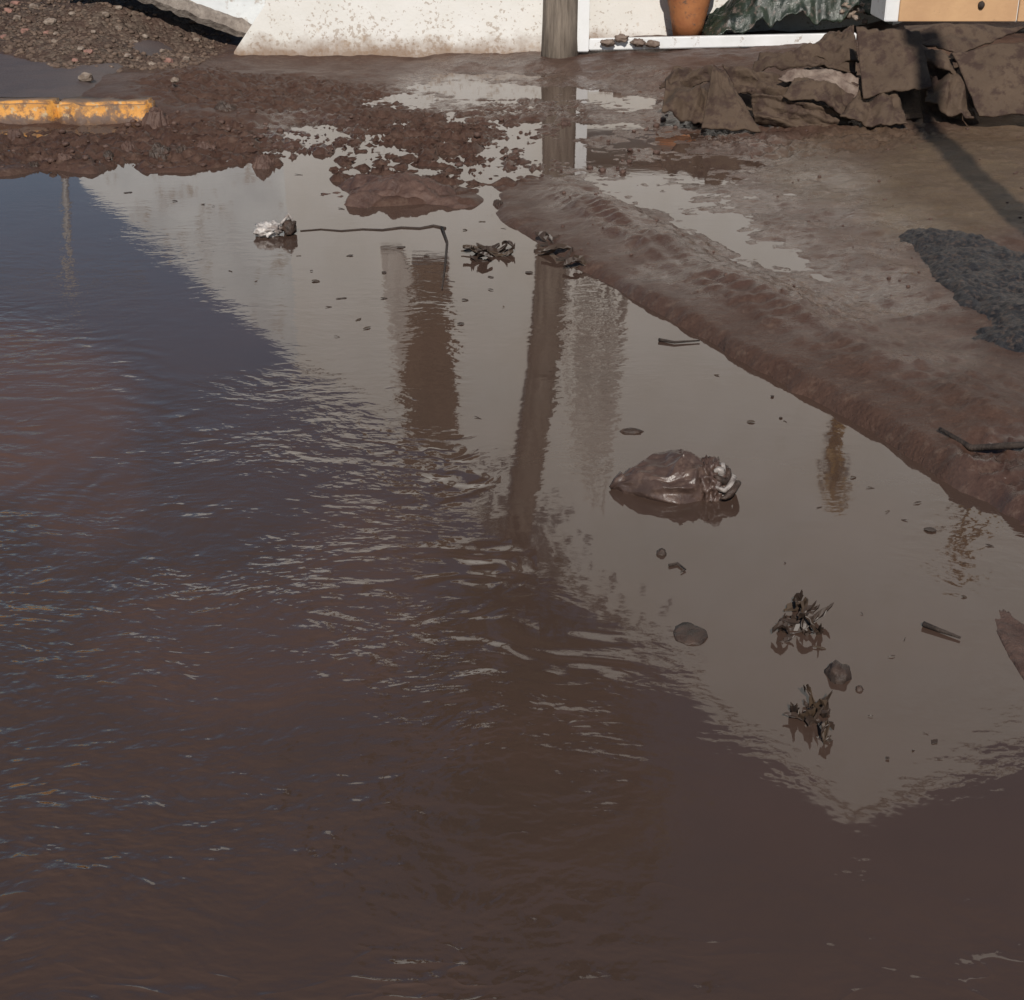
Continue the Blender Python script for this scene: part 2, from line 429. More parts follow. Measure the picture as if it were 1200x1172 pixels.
M['leaf'] = m_leaf()

# ================================================================== GROUND
WALL_Y = 11.2
shore_px = [(-260, 215), (-60, 208), (0, 203), (60, 199), (110, 200), (165, 186), (180, 201), (215, 203), (270, 192), (288, 186),
            (300, 200), (318, 196), (325, 178), (392, 182), (405, 222), (438, 242), (500, 238), (550, 237),
            (556, 200), (574, 222), (598, 246), (640, 282), (700, 318), (800, 378), (900, 434), (1000, 486), (1080, 536), (1140, 572), (1200, 604), (1275, 660)]
pool = [tuple(gp(x, y)[:2]) for x, y in shore_px]
pool += [(2.3, 1.5), (4.2, -2.0), (3.0, -7.0), (-8.0, -7.0), (-10.5, 0.0), (-9.0, 6.0)]

# land heights: photo pixel, assumed level
ctrl = [(-250, 190, .02), (-80, 175, .02), (-80, 152, .0), (0, 170, .024), (0, 152, .0), (90, 165, .026), (90, 153, .0), (160, 153, .01), (170, 172, .03), (250, 170, .035), (300, 165, .03), (200, 150, .05),
        (230, 128, .09), (290, 125, .08), (360, 125, .055), (420, 130, .03), (340, 160, -.006), (380, 165, -.006), (360, 150, .0), (450, 158, .008),
        (470, 120, -.004), (540, 105, -.012), (600, 110, -.014), (620, 90, -.008), (540, 88, -.004), (430, 95, .02), (350, 98, .045), (480, 84, .01),
        (560, 135, .012), (520, 155, .03), (610, 150, -.004), (640, 150, .012), (655, 120, .012), (655, 90, .02), (590, 175, -.006), (560, 170, .012), (620, 185, -.008), (610, 165, -.01),
        (430, 205, .02), (480, 212, .03), (530, 215, .02), (480, 190, .005), (450, 180, -.004),
        (640, 215, .008), (600, 205, .004), (680, 225, .010), (700, 250, .035), (760, 290, .04), (850, 340, .045), (950, 400, .045), (1040, 450, .05), (1130, 500, .055), (1200, 545, .055),
        (700, 200, .0), (720, 150, .006), (760, 150, .012), (700, 110, .002), (740, 120, .004), (780, 200, -.008), (760, 172, .004), (850, 200, -.003), (820, 230, -.006), (830, 260, .0), (900, 300, .004), (880, 250, .0), (960, 290, .008), (1000, 330, .018), (1000, 240, .025),
        (930, 220, .012), (1050, 200, .04), (1120, 230, .05), (1180, 270, .055), (1100, 330, .045), (1060, 400, .04), (1180, 450, .06), (1250, 560, .06),
        (800, 130, .04), (900, 165, .04), (1000, 165, .05), (1100, 165, .055), (1190, 170, .06), (800, 80, .09), (900, 70, .12), (760, 62, .10),
        (640, 66, .07), (560, 68, .05), (470, 72, .03), (400, 74, .02), (330, 76, .02), (280, 80, .03), (700, 70, .085), (850, 60, .12)]
cxy = np.array([tuple(gp(a, b, z)) for a, b, z in ctrl])
extra = [(-8, 7.6, .05), (-8, 8.4, .06), (-5, 8.2, .06), (-8, 8.9, .10), (-3, 9.0, .10), (-5, 9.2, .10), (-2.3, 9.1, .12), (-5, 9.9, .12), (-3.4, 9.9, .12), (-8, 9.9, .12),
         (-2.2, 9.9, .13), (-3.0, 10.6, .20), (-4.5, 10.6, .22), (-8, 10.6, .22), (-2.3, 10.7, .06), (-2.2, 11.1, .03), (-3.0, 12, .36), (-5, 12, .42), (-8, 12, .44), (-3, 14, .5), (-8, 14, .5),
         (-1, 11.2, .03), (1.0, 11.2, .12), (2.0, 11.2, .16), (3.0, 10.2, .33), (3.8, 10.2, .33), (2.75, 9.9, .28), (3.4, 11.2, .33), (1.0, 12.3, .24), (2.2, 12.3, .27), (0, 12, .15), (0, 15, .3), (4, 15, .4), (8, 10, .3), (8, 5, .2), (4, 6, .12), (3, 3, .08), (5, 0, .1),
         (3.2, 9.0, .1), (2.3, 9.3, .12), (4.5, 8.5, .14)]
cxy = np.vstack([cxy, np.array(extra)])

def graded(lo, hi, step, reach, n):
    g = np.geomspace(step, reach, n)
    return np.concatenate([(lo - np.cumsum(g))[::-1], np.arange(lo, hi, step), hi + np.cumsum(g)])
gx = graded(-4.9, 4.4, 0.0145, 120, 26)
gy = graded(3.0, 11.6, 0.0165, 120, 26)
GX, GY = np.meshgrid(gx, gy)

def land_height(X, Y):
    num = np.zeros_like(X); den = np.zeros_like(X)
    for cx, cy, cz in cxy:
        w = 1.0 / ((X - cx) ** 2 + (Y - cy) ** 2 + 0.012) ** 1.7
        num += w * cz; den += w
    return num / den
def region(X, Y, blobs):                   # soft union of photo ellipses (px, py, rx, ry, strength) laid on the ground
    out = np.zeros_like(X)
    dz = -(S25) 
    # inverse projection of ground points into the photo frame
    depth = Y * C25 + H * S25
    PX = 600 + FPX * X / np.maximum(depth, 0.2)
    PY = 586 + FPX * (H * C25 - Y * S25) / np.maximum(depth, 0.2)
    ok = depth > 0.3
    for bx_, by_, rx, ry, s in blobs:
        d = ((PX - bx_) / rx) ** 2 + ((PY - by_) / ry) ** 2
        out = np.maximum(out, np.where(ok, s * (1 - sstep(0.45, 1.35, d)), 0))
    return out

WET = [(800, 215, 170, 95, 1.0), (900, 300, 190, 80, .9), (720, 130, 90, 50, 1.0), (570, 105, 110, 40, 1.0), (360, 160, 70, 25, .9), (620, 175, 60, 35, .8), (1010, 340, 130, 100, .7), (1180, 590, 80, 60, .7), (1080, 430, 70, 50, .5)]
BK0 = tuple(gp(572, 215)[:2]); BK1 = tuple(gp(1140, 572)[:2])
def ground_z(X, Y, detail=True):
    L = land_height(X, Y)
    wx = X + 0.10 * fbm(X, Y, 2.2, 3, 5); wy = Y + 0.14 * fbm(X, Y, 2.0, 3, 9)
    sd = poly_sd(wx, wy, pool)
    k = sstep(-0.16, 0.03, sd)
    far = np.clip((np.abs(X) - 4.5) / 5, 0, 1)
    right_bank = region(X, Y, [(900, 400, 330, 150, 1), (1150, 520, 220, 110, 1)])
    sdr = poly_sd(X + .03 * fbm(X, Y, 5.0, 4, 401, .6), Y + .035 * fbm(X, Y, 4.0, 4, 402, .6), pool)
    k = k * (1 - right_bank) + sstep(-0.12, 0.02, sdr) * right_bank
    Z = -0.09 + (L + 0.09) * k
    if detail:
        rough = region(X, Y, [(150, 175, 330, 26, .8), (480, 180, 190, 50, 1.0), (330, 120, 170, 26, .6), (620, 150, 90, 40, .5), (950, 165, 160, 25, .5), (1180, 600, 110, 70, .5)])
        smooth = region(X, Y, [(850, 355, 230, 90, .55), (1000, 430, 170, 90, .55)])
        yb = 9.75 + 1.15 * np.maximum(0, -X - 3.0)
        wetz = region(X, Y, WET)
        pav = sstep(8.80, 8.86, Y) * (1 - sstep(yb, yb + .5, Y)) * (1 - sstep(-2.9, -2.3, X))
        a1 = fbm(X, Y, 2.6, 4, 21); a2 = fbm(X, Y, 9.0, 4, 33); a3 = np.abs(fbm(X, Y, 16.0, 3, 44))
        land = k * (1 - smooth) * (1 - 0.95 * pav)
        Z = Z + land * (a1 * 0.016 + a2 * (0.012 - 0.0065 * wetz + 0.026 * rough) + (0.10 - a3) * 0.11 * rough)
        Z = Z + k * wetz * (0.014 * fbm(X, Y, 15.0, 4, 141, .68) - .0045)
        grav = gravel_mask(X, Y)
        Z = Z + grav * (fbm(X, Y, 30.0, 2, 71) * 0.014 + fbm(X, Y, 6.0, 3, 72) * 0.03)
        Z = Z + smooth * k * (np.sin((X * 0.80 + Y * 0.62) * 34 + 3 * a1) * 0.0022 + a2 * 0.007)
        lx, ly = BK1[0] - BK0[0], BK1[1] - BK0[1]; ll = math.hypot(lx, ly)
        tt = ((X - BK0[0]) * lx + (Y - BK0[1]) * ly) / ll
        nn = ((X - BK0[0]) * -ly + (Y - BK0[1]) * lx) / ll + .05 * fbm(X, Y, 1.6, 3, 301)
        on = sstep(-.2, .7, tt) * (1 - sstep(ll + .3, ll + 1.2, tt)) * k
        Z = Z + on * (0.040 * np.exp(-((nn - .24) / .15) ** 2) - 0.014 * np.exp(-((nn - .62) / .15) ** 2) + 0.008 * sstep(.45, .6, nn) * (1 - sstep(.8, 1.0, nn)) * fbm(X, Y, 17, 4, 311, .7) + 0.012 * np.exp(-((nn - .95) / .12) ** 2))
        Z = Z + on * sstep(.03, .15, nn) * (1 - sstep(.45, .7, nn)) * (0.0045 * np.sin(nn * 62 + 2.5 * a1) + 0.010 * fbm(X * 1.0, Y * 1.0, 11, 4, 302, .6) + .006 * np.abs(fbm(X + Y, (X - Y) * 3.0, 6, 3, 303)))
        tread = np.clip(np.sin((tt + .55 * np.abs(nn - .27)) * 2 * math.pi / .085) * 1.6, -1, 1) * sstep(.08, .14, nn) * (1 - sstep(.42, .50, nn)) * sstep(-.15, .2, fbm(X, Y, 2.2, 3, 410))
        Z = Z + on * (.0042 * tread + .007 * sstep(.0, .5, fbm(X, Y, 5.5, 4, 411, .6)) * sstep(.02, .1, nn))
        ZP = 0.118
        Z = Z * (1 - pav) + np.minimum(Z, ZP) * pav
    return Z
def gravel_mask(X, Y):
    return sstep(9.75, 10.1, Y - 1.15 * np.maximum(0, -X - 3.0) + 0.25 * fbm(X, Y, 1.8, 3, 61)) * (1 - sstep(-2.6, -1.9, X + 0.3 * fbm(X, Y, 2.0, 2, 62)))
GZ = ground_z(GX, GY)
wet = region(GX, GY, WET + [(880, 240, 160, 70, 1.0), (1000, 350, 110, 60, .9)])
wet = wet * (0.55 + 0.45 * sstep(-.25, .15, fbm(GX, GY, 5.0, 4, 131)))
tanm = region(GX, GY, [(1110, 230, 110, 70, 1.0), (1010, 200, 120, 50, .6), (1190, 180, 80, 40, .8)])
redm = region(GX, GY, [(200, 170, 330, 34, .9), (340, 120, 190, 25, .8), (480, 200, 130, 60, 1.0), (560, 155, 110, 30, .8), (300, 80, 120, 15, .6), (1190, 580, 120, 60, .7), (880, 150, 160, 18, .6), (760, 285, 110, 42, .6), (870, 350, 110, 50, .6), (980, 415, 110, 55, .6), (1090, 490, 110, 60, .6)])
me = grid_mesh('ground', GX, GY, GZ, {'wet': wet, 'tan': tanm, 'red': redm, 'gravel': gravel_mask(GX, GY)})
ground = tag(put('ground', me, M['mud']), kind='structure')

def zat(x, y):
    return float(ground_z(np.array([[float(x)]]), np.array([[float(y)]]))[0, 0])

# ================================================================== WATER
wx = graded(-4.2, 3.6, 0.03, 4.0, 10); wy = graded(1.2, 10.9, 0.03, 4.0, 8)
wx = wx[(wx > -14) & (wx < 9)]; wy = wy[(wy > -8) & (wy < 11.05)]
WX, WY = np.meshgrid(wx, wy)
rip = 0.03 + region(WX, WY, [(-60, 480, 240, 130, .7), (150, 610, 380, 120, .9), (0, 800, 400, 260, 1.3), (240, 870, 370, 240, 1.2), (350, 1200, 560, 220, .9), (800, 1200, 700, 200, .3), (300, 490, 150, 55, .3),
                       (400, 640, 100, 180, .5), (590, 900, 170, 110, .45), (740, 780, 80, 45, .12), (880, 890, 120, 40, .07), (100, 330, 260, 90, .09), (430, 420, 110, 90, .06), (1120, 850, 130, 90, .05), (1150, 640, 110, 60, .14), (692, 440, 45, 130, .13), (500, 440, 55, 110, .17), (440, 560, 80, 60, .3)])
crest = region(WX, WY, [(0, 820, 420, 330, 1.2), (330, 850, 330, 250, 1.0), (300, 1200, 480, 240, .9), (800, 1200, 500, 200, .3), (330, 540, 230, 110, .7), (150, 600, 330, 130, .8), (680, 880, 140, 90, .5), (600, 800, 130, 120, .5), (100, 430, 140, 40, .4)])
glint = region(WX, WY, [(525, 560, 50, 34, .6), (550, 665, 70, 32, .6), (550, 750, 80, 45, .6), (690, 770, 60, 36, .25), (430, 560, 90, 50, .18)])
swirl = region(WX, WY, [(40, 500, 190, 130, 1.0), (250, 700, 120, 60, .3)])
silt = region(WX, WY, [(-10, 480, 175, 105, 1.0), (95, 560, 80, 90, .5), (250, 760, 150, 90, .35), (420, 700, 90, 120, .3)])
me = grid_mesh('water', WX, WY, np.zeros_like(WX), {'ripple': rip, 'glint': glint, 'swirl': swirl, 'silt': silt, 'crest': crest})
tag(put('water', me, M['water']), kind='structure')

# ================================================================== KERB AND PAVEMENT
pk = gp(178, 148, 0.0)
KY = 8.62
kr = empty('kerb', (-4.0, KY, 0)); tag(kr, kind='structure')
xs = [-6.4, -5.2, -4.1, gp(66, 148).x, gp(176, 148).x]
for i in range(len(xs) - 1):
    bm = bmesh.new()
    box_bm(bm, xs[i] + 0.002, xs[i + 1] - 0.002, KY, KY + 0.17, -0.12, 0.135, 0.0)
    bmesh.ops.subdivide_edges(bm, edges=[e for e in bm.edges if e.calc_length() > 0.3], cuts=14)
    for v in bm.verts:
        v.co += Vector((0, 0, 0.014 * mnoise.noise(v.co * 6))) + Vector((0, 0.022 * mnoise.noise(v.co * 9 + Vector((3, 1, 7))), 0))
    bmesh.ops.bevel(bm, geom=[e for e in bm.edges if len(e.link_faces) == 2 and e.calc_face_angle() > .9], offset=.018, segments=3, affect='EDGES')
    from_bm('kerb_stone', bm, M['kerb'], kr, True)
px_, py_ = np.meshgrid(np.linspace(-7, -2.45, 120), np.linspace(KY + 0.176, 12.2, 90))
pz = 0.128 + 0.006 * fbm(px_, py_, 3, 3, 81) + 0.004 * fbm(px_, py_, 14, 3, 82) - 0.10 * sstep(-2.75, -2.45, px_) - 0.05 * sstep(11.9, 12.2, py_)
tag(put('pavement', grid_mesh('pavement', px_, py_, pz), M['pave']), kind='structure')

# ================================================================== HOUSE
house = tag(empty('house', (1.0, WALL_Y, 0)), 'white plastered gable house with mud-splashed foot and open ground-floor bay', 'house')
apex = rp(1000, 955, WALL_Y); low = rp(380, 450, WALL_Y); rr = rp(1200, 880, WALL_Y)
sl = (apex.z - low.z) / (apex.x - low.x)
def roof_z(x): return apex.z - (apex.x - x) * sl if x < apex.x else apex.z - (x - apex.x) * 0.55
XL0 = wp(272, 72, WALL_Y).x; XL1 = wp(311, 0, WALL_Y).x
ox0, ox1, oz1 = wp(668, 50, WALL_Y).x, wp(1046, 30, WALL_Y).x, 0.84
XR = 8.0
T = 0.28
left = [(XL0, -0.2), (XL0 + 0.02, 0.06), (XL1, 0.40), (XL1 + 0.05, 0.8), (XL1 + 0.08, roof_z(XL1 + 0.08)), (ox0, roof_z(ox0)), (ox0, -0.2)]
prism('front_wall', left, WALL_Y, WALL_Y + T, M['wall'], house)
prism('front_wall', [(ox0, oz1), (ox0, roof_z(ox0)), (ox1, roof_z(ox1)), (ox1, oz1)], WALL_Y, WALL_Y + T, M['wall'], house)
prism('front_wall', [(ox1, -0.2), (ox1, roof_z(ox1)), (apex.x, apex.z), (XR, roof_z(XR)), (XR, -0.2)], WALL_Y, WALL_Y + T, M['wall'], house)
box('inner_wall', ox0 - 0.6, ox1 + 0.6, WALL_Y + .35, WALL_Y + .47, -0.2, 1.2, M['wall'], house)
box('inner_wall', ox0 - 0.14, ox0 - 0.003, WALL_Y + T + 0.002, WALL_Y + .348, -0.2, 1.2, M['wall'], house)
box('inner_wall', ox1 + 0.003, ox1 + 0.14, WALL_Y + T + 0.002, WALL_Y + .348, -0.2, 1.2, M['wall'], house)
box('ceiling', ox0 - 0.14, ox1 + 0.14, WALL_Y + T + 0.002, WALL_Y + .348, 1.202, 1.3, M['wall'], house)
box('side_wall', XR - T, XR - 0.003, WALL_Y + T, WALL_Y + 7, -0.2, roof_z(XR), M['wall'], house)
box('side_wall', XL1 + 0.1, XL1 + 0.1 + T, WALL_Y + T, WALL_Y + 7, -0.2, roof_z(XL1) - 0.1, M['wall'], house)
# roof slabs, with rows of tile ridges on top
def roof(x0, x1):
    bm = bmesh.new()
    a = Vector((x0, 0, roof_z(x0))); b = Vector((x1, 0, roof_z(x1)))
    nrm = Vector((-(b - a).z, 0, (b - a).x)).normalized()
    if nrm.z < 0: nrm = -nrm
    q = [a + nrm * 0.004, b + nrm * 0.004, b + nrm * 0.09, a + nrm * 0.09]
    f = bm.faces.new([bm.verts.new((p.x, WALL_Y - 0.05, p.z)) for p in q])
    g = bmesh.ops.extrude_face_region(bm, geom=[f])
    for v in [e for e in g['geom'] if isinstance(e, bmesh.types.BMVert)]: v.co.y = WALL_Y + 7.1
    return bm
rf = from_bm('roof', roof(XL1 + 0.09, apex.x), M['wall'], house)
rf2 = from_bm('roof', roof(apex.x, XR + 0.3), M['wall'], house)
# brown shutters beside an upper window: they show only in the water
def refl_quad(name, pts, y, mat, th=0.05):
    q = [rp(x, yy, y) for x, yy in pts]
    return prism(name, [(p.x, p.z) for p in q], y - th, y - 0.003, mat, house)
sh = refl_quad('shutter', [(492, 330), (506, 312), (526, 340), (533, 420), (540, 535), (478, 540), (470, 430)], WALL_Y, M['shutter'])
s0 = rp(478, 300, WALL_Y); s1 = rp(540, 535, WALL_Y)
for k in range(9):
    z = s0.z + 0.1 + (s1.z - s0.z - 0.2) * k / 8
    xl = s0.x + 0.03; xr = rp(530, 300, WALL_Y).x
    bm = bmesh.new(); box_bm(bm, xl, xr - 0.03, WALL_Y - 0.075, WALL_Y - 0.052, z - 0.05, z + 0.05, 0.004)
    from_bm('slat', bm, M['shutter'], sh)
win = refl_quad('window', [(446, 292), (470, 292), (490, 335), (468, 430), (468, 500), (462, 420)], WALL_Y, M['greyboard'], 0.03)
bsh = None
rs = random.Random(4)
cs = empty('cane_screen', (rp(700, 400, WALL_Y).x, WALL_Y - .05, 2.0)); tag(cs, 'pale cane screen of thin uneven strips hung high on the white wall', 'screen')
for k in range(17):
    t = k / 16
    top_ = rp(668 + 74 * t + rs.uniform(-3, 3), 318 + rs.uniform(-12, 25), WALL_Y - .04); bot_ = rp(668 + 42 * t + rs.uniform(-5, 5), 520 + 75 * math.sin(t * 2.2) + rs.uniform(-40, 20), WALL_Y - .04)
    mid_ = (top_ + bot_) / 2 + Vector((rs.uniform(-.03, .03), -.01, 0))
    tube('cane', [top_, mid_, bot_], [.008, rs.uniform(.012, .02), .006], M['greyboard'], cs, 6)
# dry ochre creepers hanging on the wall (mirrored in the pool)
def creeper(pa, pb, halfw, label, seed):
    a = rp(*pa, WALL_Y); b = rp(*pb, WALL_Y)
    rnd = random.Random(seed)
    root = tag(empty('creeper', (a.x, WALL_Y - 0.05, a.z)), label, 'creeper', 'dry creepers on the white wall')
    tube('stem', [(a.x, WALL_Y - 0.02, a.z - 0.9), ((a.x + b.x) / 2 + 0.03, WALL_Y - 0.035, (a.z + b.z) / 2), (b.x, WALL_Y - 0.02, b.z)], [0.018, 0.014, 0.006], M['ochre'], root, 6)
    V, F = [], []
    for i in range(420):
        t = rnd.random()
        c = Vector((a.x + (b.x - a.x) * t + rnd.gauss(0, halfw * (0.5 + 0.3 * math.sin(t * 9))), WALL_Y - 0.03 - rnd.random() * 0.12, a.z - 0.8 * (1 - t) + (b.z - a.z) * t))
        u = Vector((rnd.gauss(0, 1), rnd.gauss(0, .6), rnd.gauss(0, 1))).normalized(); w = u.cross(Vector((rnd.gauss(0, 1), 1, rnd.gauss(0, 1)))).normalized()
        s = 0.02 + rnd.random() * 0.03; n = len(V)
        V += [c - u * s, c + w * s * 0.5, c + u * s, c - w * s * 0.5]; F.append((n, n + 1, n + 2, n + 3))
    m = bpy.data.meshes.new('leaves'); m.from_pydata(V, [], F); put('leaves', m, M['ochre'], root, False)
creeper((972, 470), (975, 590), 0.07, 'straight ochre dry creeper hanging on the white house wall', 1)
creeper((1150, 575), (1118, 672), 0.07, 'slanting ochre dry creeper on the white house wall', 2)

# broken pale slab leaning on the house's left corner
pts = [wp(301, 44, WALL_Y + 0.32), wp(240, 22, WALL_Y + 0.32), wp(180, 0, WALL_Y + 0.32)]
Ys = WALL_Y + 0.32
A, B, C_ = pts
D_ = Vector((rp(40, 180, Ys).x, Ys, rp(40, 170, Ys).z)); E = rp(95, 214, Ys); F_ = rp(352, 426, Ys)
slab = tag(empty('broken_slab', (A.x, Ys, 0)), 'pale broken concrete slab tilted against the white house corner', 'slab')
dirn = (C_ - A)
tip = A + dirn * 2.0
poly = [(A.x + 0.03, A.z + 0.05), (B.x, B.z + 0.05), (C_.x, C_.z + 0.05), (tip.x, tip.z + 0.05), (E.x, E.z), (F_.x, F_.z), (A.x + 0.35, F_.z + 0.1), (A.x + .35, A.z)]
prism('face_panel', poly, Ys - 0.02, Ys + 0.10, M['slab'], slab)
bm = bmesh.new()
n = 46
prev = None
for i in range(n + 1):
    t = i / n
    p = A + (tip - A) * t
    j = 0.025 * mnoise.noise(Vector((t * 17, 3, 1))) ; j2 = 0.03 * mnoise.noise(Vector((t * 23, 9, 4)))
    ring = [bm.verts.new((p.x, Ys - 0.10 + j2, p.z + 0.02 + j)), bm.verts.new((p.x, Ys - 0.07 + j2, p.z + 0.075 + j)), bm.verts.new((p.x, Ys - 0.024, p.z + 0.10 + j2)),
            bm.verts.new((p.x, Ys + 0.12, p.z + 0.05)), bm.verts.new((p.x, Ys + 0.12, p.z - 0.03)), bm.verts.new((p.x, Ys - 0.06 + j, p.z - 0.035 + j2))]
    if prev:
        for k in range(6): bm.faces.new((prev[k], prev[(k + 1) % 6], ring[(k + 1) % 6], ring[k]))
    else: bm.faces.new(ring)
    prev = ring
bm.faces.new(prev[::-1])
from_bm('broken_edge', bm, M['slabedge'], slab)

# ================================================================== TREE in front of the house
TY = 10.98
tb = wp(656, 62, TY)
tz = zat(tb.x, TY)
tree = tag(empty('tree', (tb.x, TY, tz)), 'leaning tree with straight grey trunk beside the white window frame', 'tree')
def tp(x, y): return rp(x, y, TY)
trunk_px = [(647, 300), (641, 380), (632, 470), (618, 560), (603, 650), (596, 720)]
tpts = [Vector((tb.x, TY, -0.15)), Vector((tb.x, TY, 0.3)), Vector((tb.x, TY, 0.9))] + [tp(*q) for q in trunk_px]
tube('trunk', tpts, [0.145, 0.128, 0.125, 0.122, 0.12, 0.12, 0.115, 0.10, 0.09], M['bark'], tree, 18, 0.10, 3)
kn = tp(638, 440); tube('bark_ring', [kn + Vector((0.02, 0, -0.04)), kn, kn + Vector((-0.02, 0, 0.04))], [0.125, 0.145, 0.125], M['bark'], tree, 16)
top = tp(596, 720); cc = tp(620, 835)
rnd = random.Random(5)
V, F = [], []
br = []
for i in range(9):
    a = i / 9 * 6.283 + rnd.random() * .4
    e = Vector((cc.x + math.cos(a) * rnd.uniform(.3, .75), TY + math.sin(a) * rnd.uniform(.3, .7) - 0.2, cc.z + rnd.uniform(-1.1, 1.2)))
    br.append(e)
    tube('limb', [top - Vector((0, 0, .3)), top.lerp(e, .5) + Vector((0, 0, .15)), e], [0.05, 0.03, 0.01], M['bark'], tree, 7)
for i in range(10000):
    e = br[rnd.randrange(len(br))] if rnd.random() < .8 else Vector((cc.x, TY, cc.z))
    c = e + Vector((rnd.gauss(0, .30), rnd.gauss(0, .28), rnd.gauss(0, .30)))
    u = Vector((rnd.gauss(0, 1), rnd.gauss(0, 1), rnd.gauss(0, .7))).normalized(); w = u.cross(Vector((rnd.gauss(0, 1), rnd.gauss(0, 1), 1))).normalized()
    s = rnd.uniform(.04, .08); n = len(V)
    V += [c - u * s, c + w * s * .45, c + u * s, c - w * s * .45]; F.append((n, n + 1, n + 2, n + 3))
m = bpy.data.meshes.new('crown'); m.from_pydata(V, [], F); put('crown', m, M['leaf'], tree, False)

# slim pale lamp pole beyond the pavement (seen only in the pool)
PY_ = 18.0
a = rp(80, 225, PY_); b = rp(80, 336, PY_)
lp = tag(empty('utility_pole', (a.x, PY_, 0.4)), 'slim pale pole with one long crossarm beyond the gravel slope', 'pole')
tube('shaft', [(a.x, PY_, 0.2), (a.x + .02, PY_, 2.0), (b.x, PY_, b.z + 0.05)], [.05, .045, .04], M['pale_metal'], lp, 10)
c0 = rp(-30, 338, PY_); c1 = rp(172, 334, PY_)
tube('crossarm', [c0, c1], .03, M['pale_metal'], lp, 8)

# dark post on the right bank, outside the picture: its shadow falls over the cloth heap
g0 = gp(1200, 250, .09); g1 = gp(1092, 152, .08)
sh_dir = Vector((-to_sun.x, -to_sun.y, 0)).normalized()
pb = g1 - sh_dir * 4.9
pb.x -= 0.0
post = tag(empty('post', (pb.x, pb.y, 0)), 'tall dark wooden post on the right mud bank', 'post')
ph = 0.50 + (8.55 - pb.y) * math.tan(R(SUN_EL)) / math.cos(math.atan2(sh_dir.x, sh_dir.y))
tube('shaft', [(pb.x, pb.y, -0.3), (pb.x, pb.y, ph * .5), (pb.x + 0.02, pb.y, ph)], [.085, .075, .07], M['postwood'], post, 14, .08)
box('cap', pb.x - .11, pb.x + .13, pb.y - .11, pb.y + .11, ph + 0.002, ph + .06, M['postwood'], post, .01)

# ================================================================== THINGS IN THE OPEN BAY
FY = 10.95
f0 = wp(683, 52, FY); f1 = wp(962, 46, FY)
fr = tag(empty('window_frame', (f0.x, FY, f0.z)), 'white window frame remnant standing in mud beside the grey trunk', 'window frame')
hw = 0.042
box('stile', f0.x - hw, f0.x + hw, FY - .03, FY + .03, f0.z - .05, f0.z + .78, M['white'], fr, .006)
bm = bmesh.new(); vsb = box_bm(bm, f0.x + hw + .003, f1.x + .25, FY - .028, FY + .028, -.04, .04, .006)
for v in bm.verts: v.co.z += f0.z + (f1.z - f0.z) * (v.co.x - f0.x) / (f1.x - f0.x)
from_bm('bottom_rail', bm, M['white'], fr)
for k, (x, y) in enumerate([(712, 50), (728, 45), (748, 50), (765, 52)]):
    p = wp(x, y, FY - .06)
    o = put('mud_lump', lump_mesh('mud_lump', .05, .03, .026, k + 3, .5), M['canvaspale'], None); o.location = (p.x, p.y, p.z)
    tag(o, 'small mud lump stuck on the white window frame rail', 'mud lump', 'mud lumps on the frame rail')

# terracotta pot
PYY = 11.30
p0 = wp(806, 26, PYY)
pot = tag(empty('flower_pot', (p0.x, PYY, p0.z)), 'terracotta flower pot half sunk in mud inside the open bay', 'flower pot')
def lathe(name, prof, mat, parent, loc, seg=28):
    bm = bmesh.new(); rings = []
    for r_, z_ in prof: rings.append([bm.verts.new((loc[0] + r_ * math.cos(6.28318 * k / seg), loc[1] + r_ * math.sin(6.28318 * k / seg), loc[2] + z_)) for k in range(seg)])
    for a_, b_ in zip(rings, rings[1:]):
        for k in range(seg): bm.faces.new((a_[k], a_[(k + 1) % seg], b_[(k + 1) % seg], b_[k]))
    bm.faces.new(rings[0][::-1]); bm.faces.new(rings[-1])
    return from_bm(name, bm, mat, parent, True)
lathe('body', [(.105, -.10), (.125, 0), (.165, .18), (.185, .30), (.17, .30), (.15, .22), (.0001, .22)], M['terra'], pot, p0)
lathe('rim', [(.187, .302), (.205, .305), (.208, .36), (.185, .365), (.180, .306)], M['terra'], pot, p0)

# black crumpled sheet heaped in the bay
def heap_sheet(name, outline_fn, nx, ny, mat, parent, thick=0.01):
    u, v = np.meshgrid(np.linspace(0, 1, nx), np.linspace(0, 1, ny))
    X, Y, Z = outline_fn(u, v)
    o = put(name, grid_mesh(name, X, Y, Z), mat, parent)
    md = o.modifiers.new('thickness', 'SOLIDIFY'); md.thickness = thick; md.offset = -1
    return o
bx0 = wp(822, 30, 11.3).x; bx1 = wp(1032, 20, 11.3).x
def blk(u, v):
    X = bx0 + (bx1 - bx0) * u; Y = 10.99 + 0.54 * v
    prof = np.clip(u * 3.2, 0, 1)
    Z = 0.16 + 0.10 * v + prof * (0.12 + 0.36 * np.sin(np.pi * np.clip(v * 1.1, 0, 1)) * (0.7 + .3 * u)) + 0.16 * np.abs(fbm(X, Y, 4.0, 3, 5)) * prof + 0.05 * fbm(X, Y, 14, 3, 8)
    return X, Y, Z
bs = tag(empty('plastic_sheet', (bx0, 11.4, 0.15)), 'black crumpled plastic sheet heaped behind the white frame rail', 'plastic sheet')
heap_sheet('crumpled_sheet', blk, 110, 70, M['black'], bs)
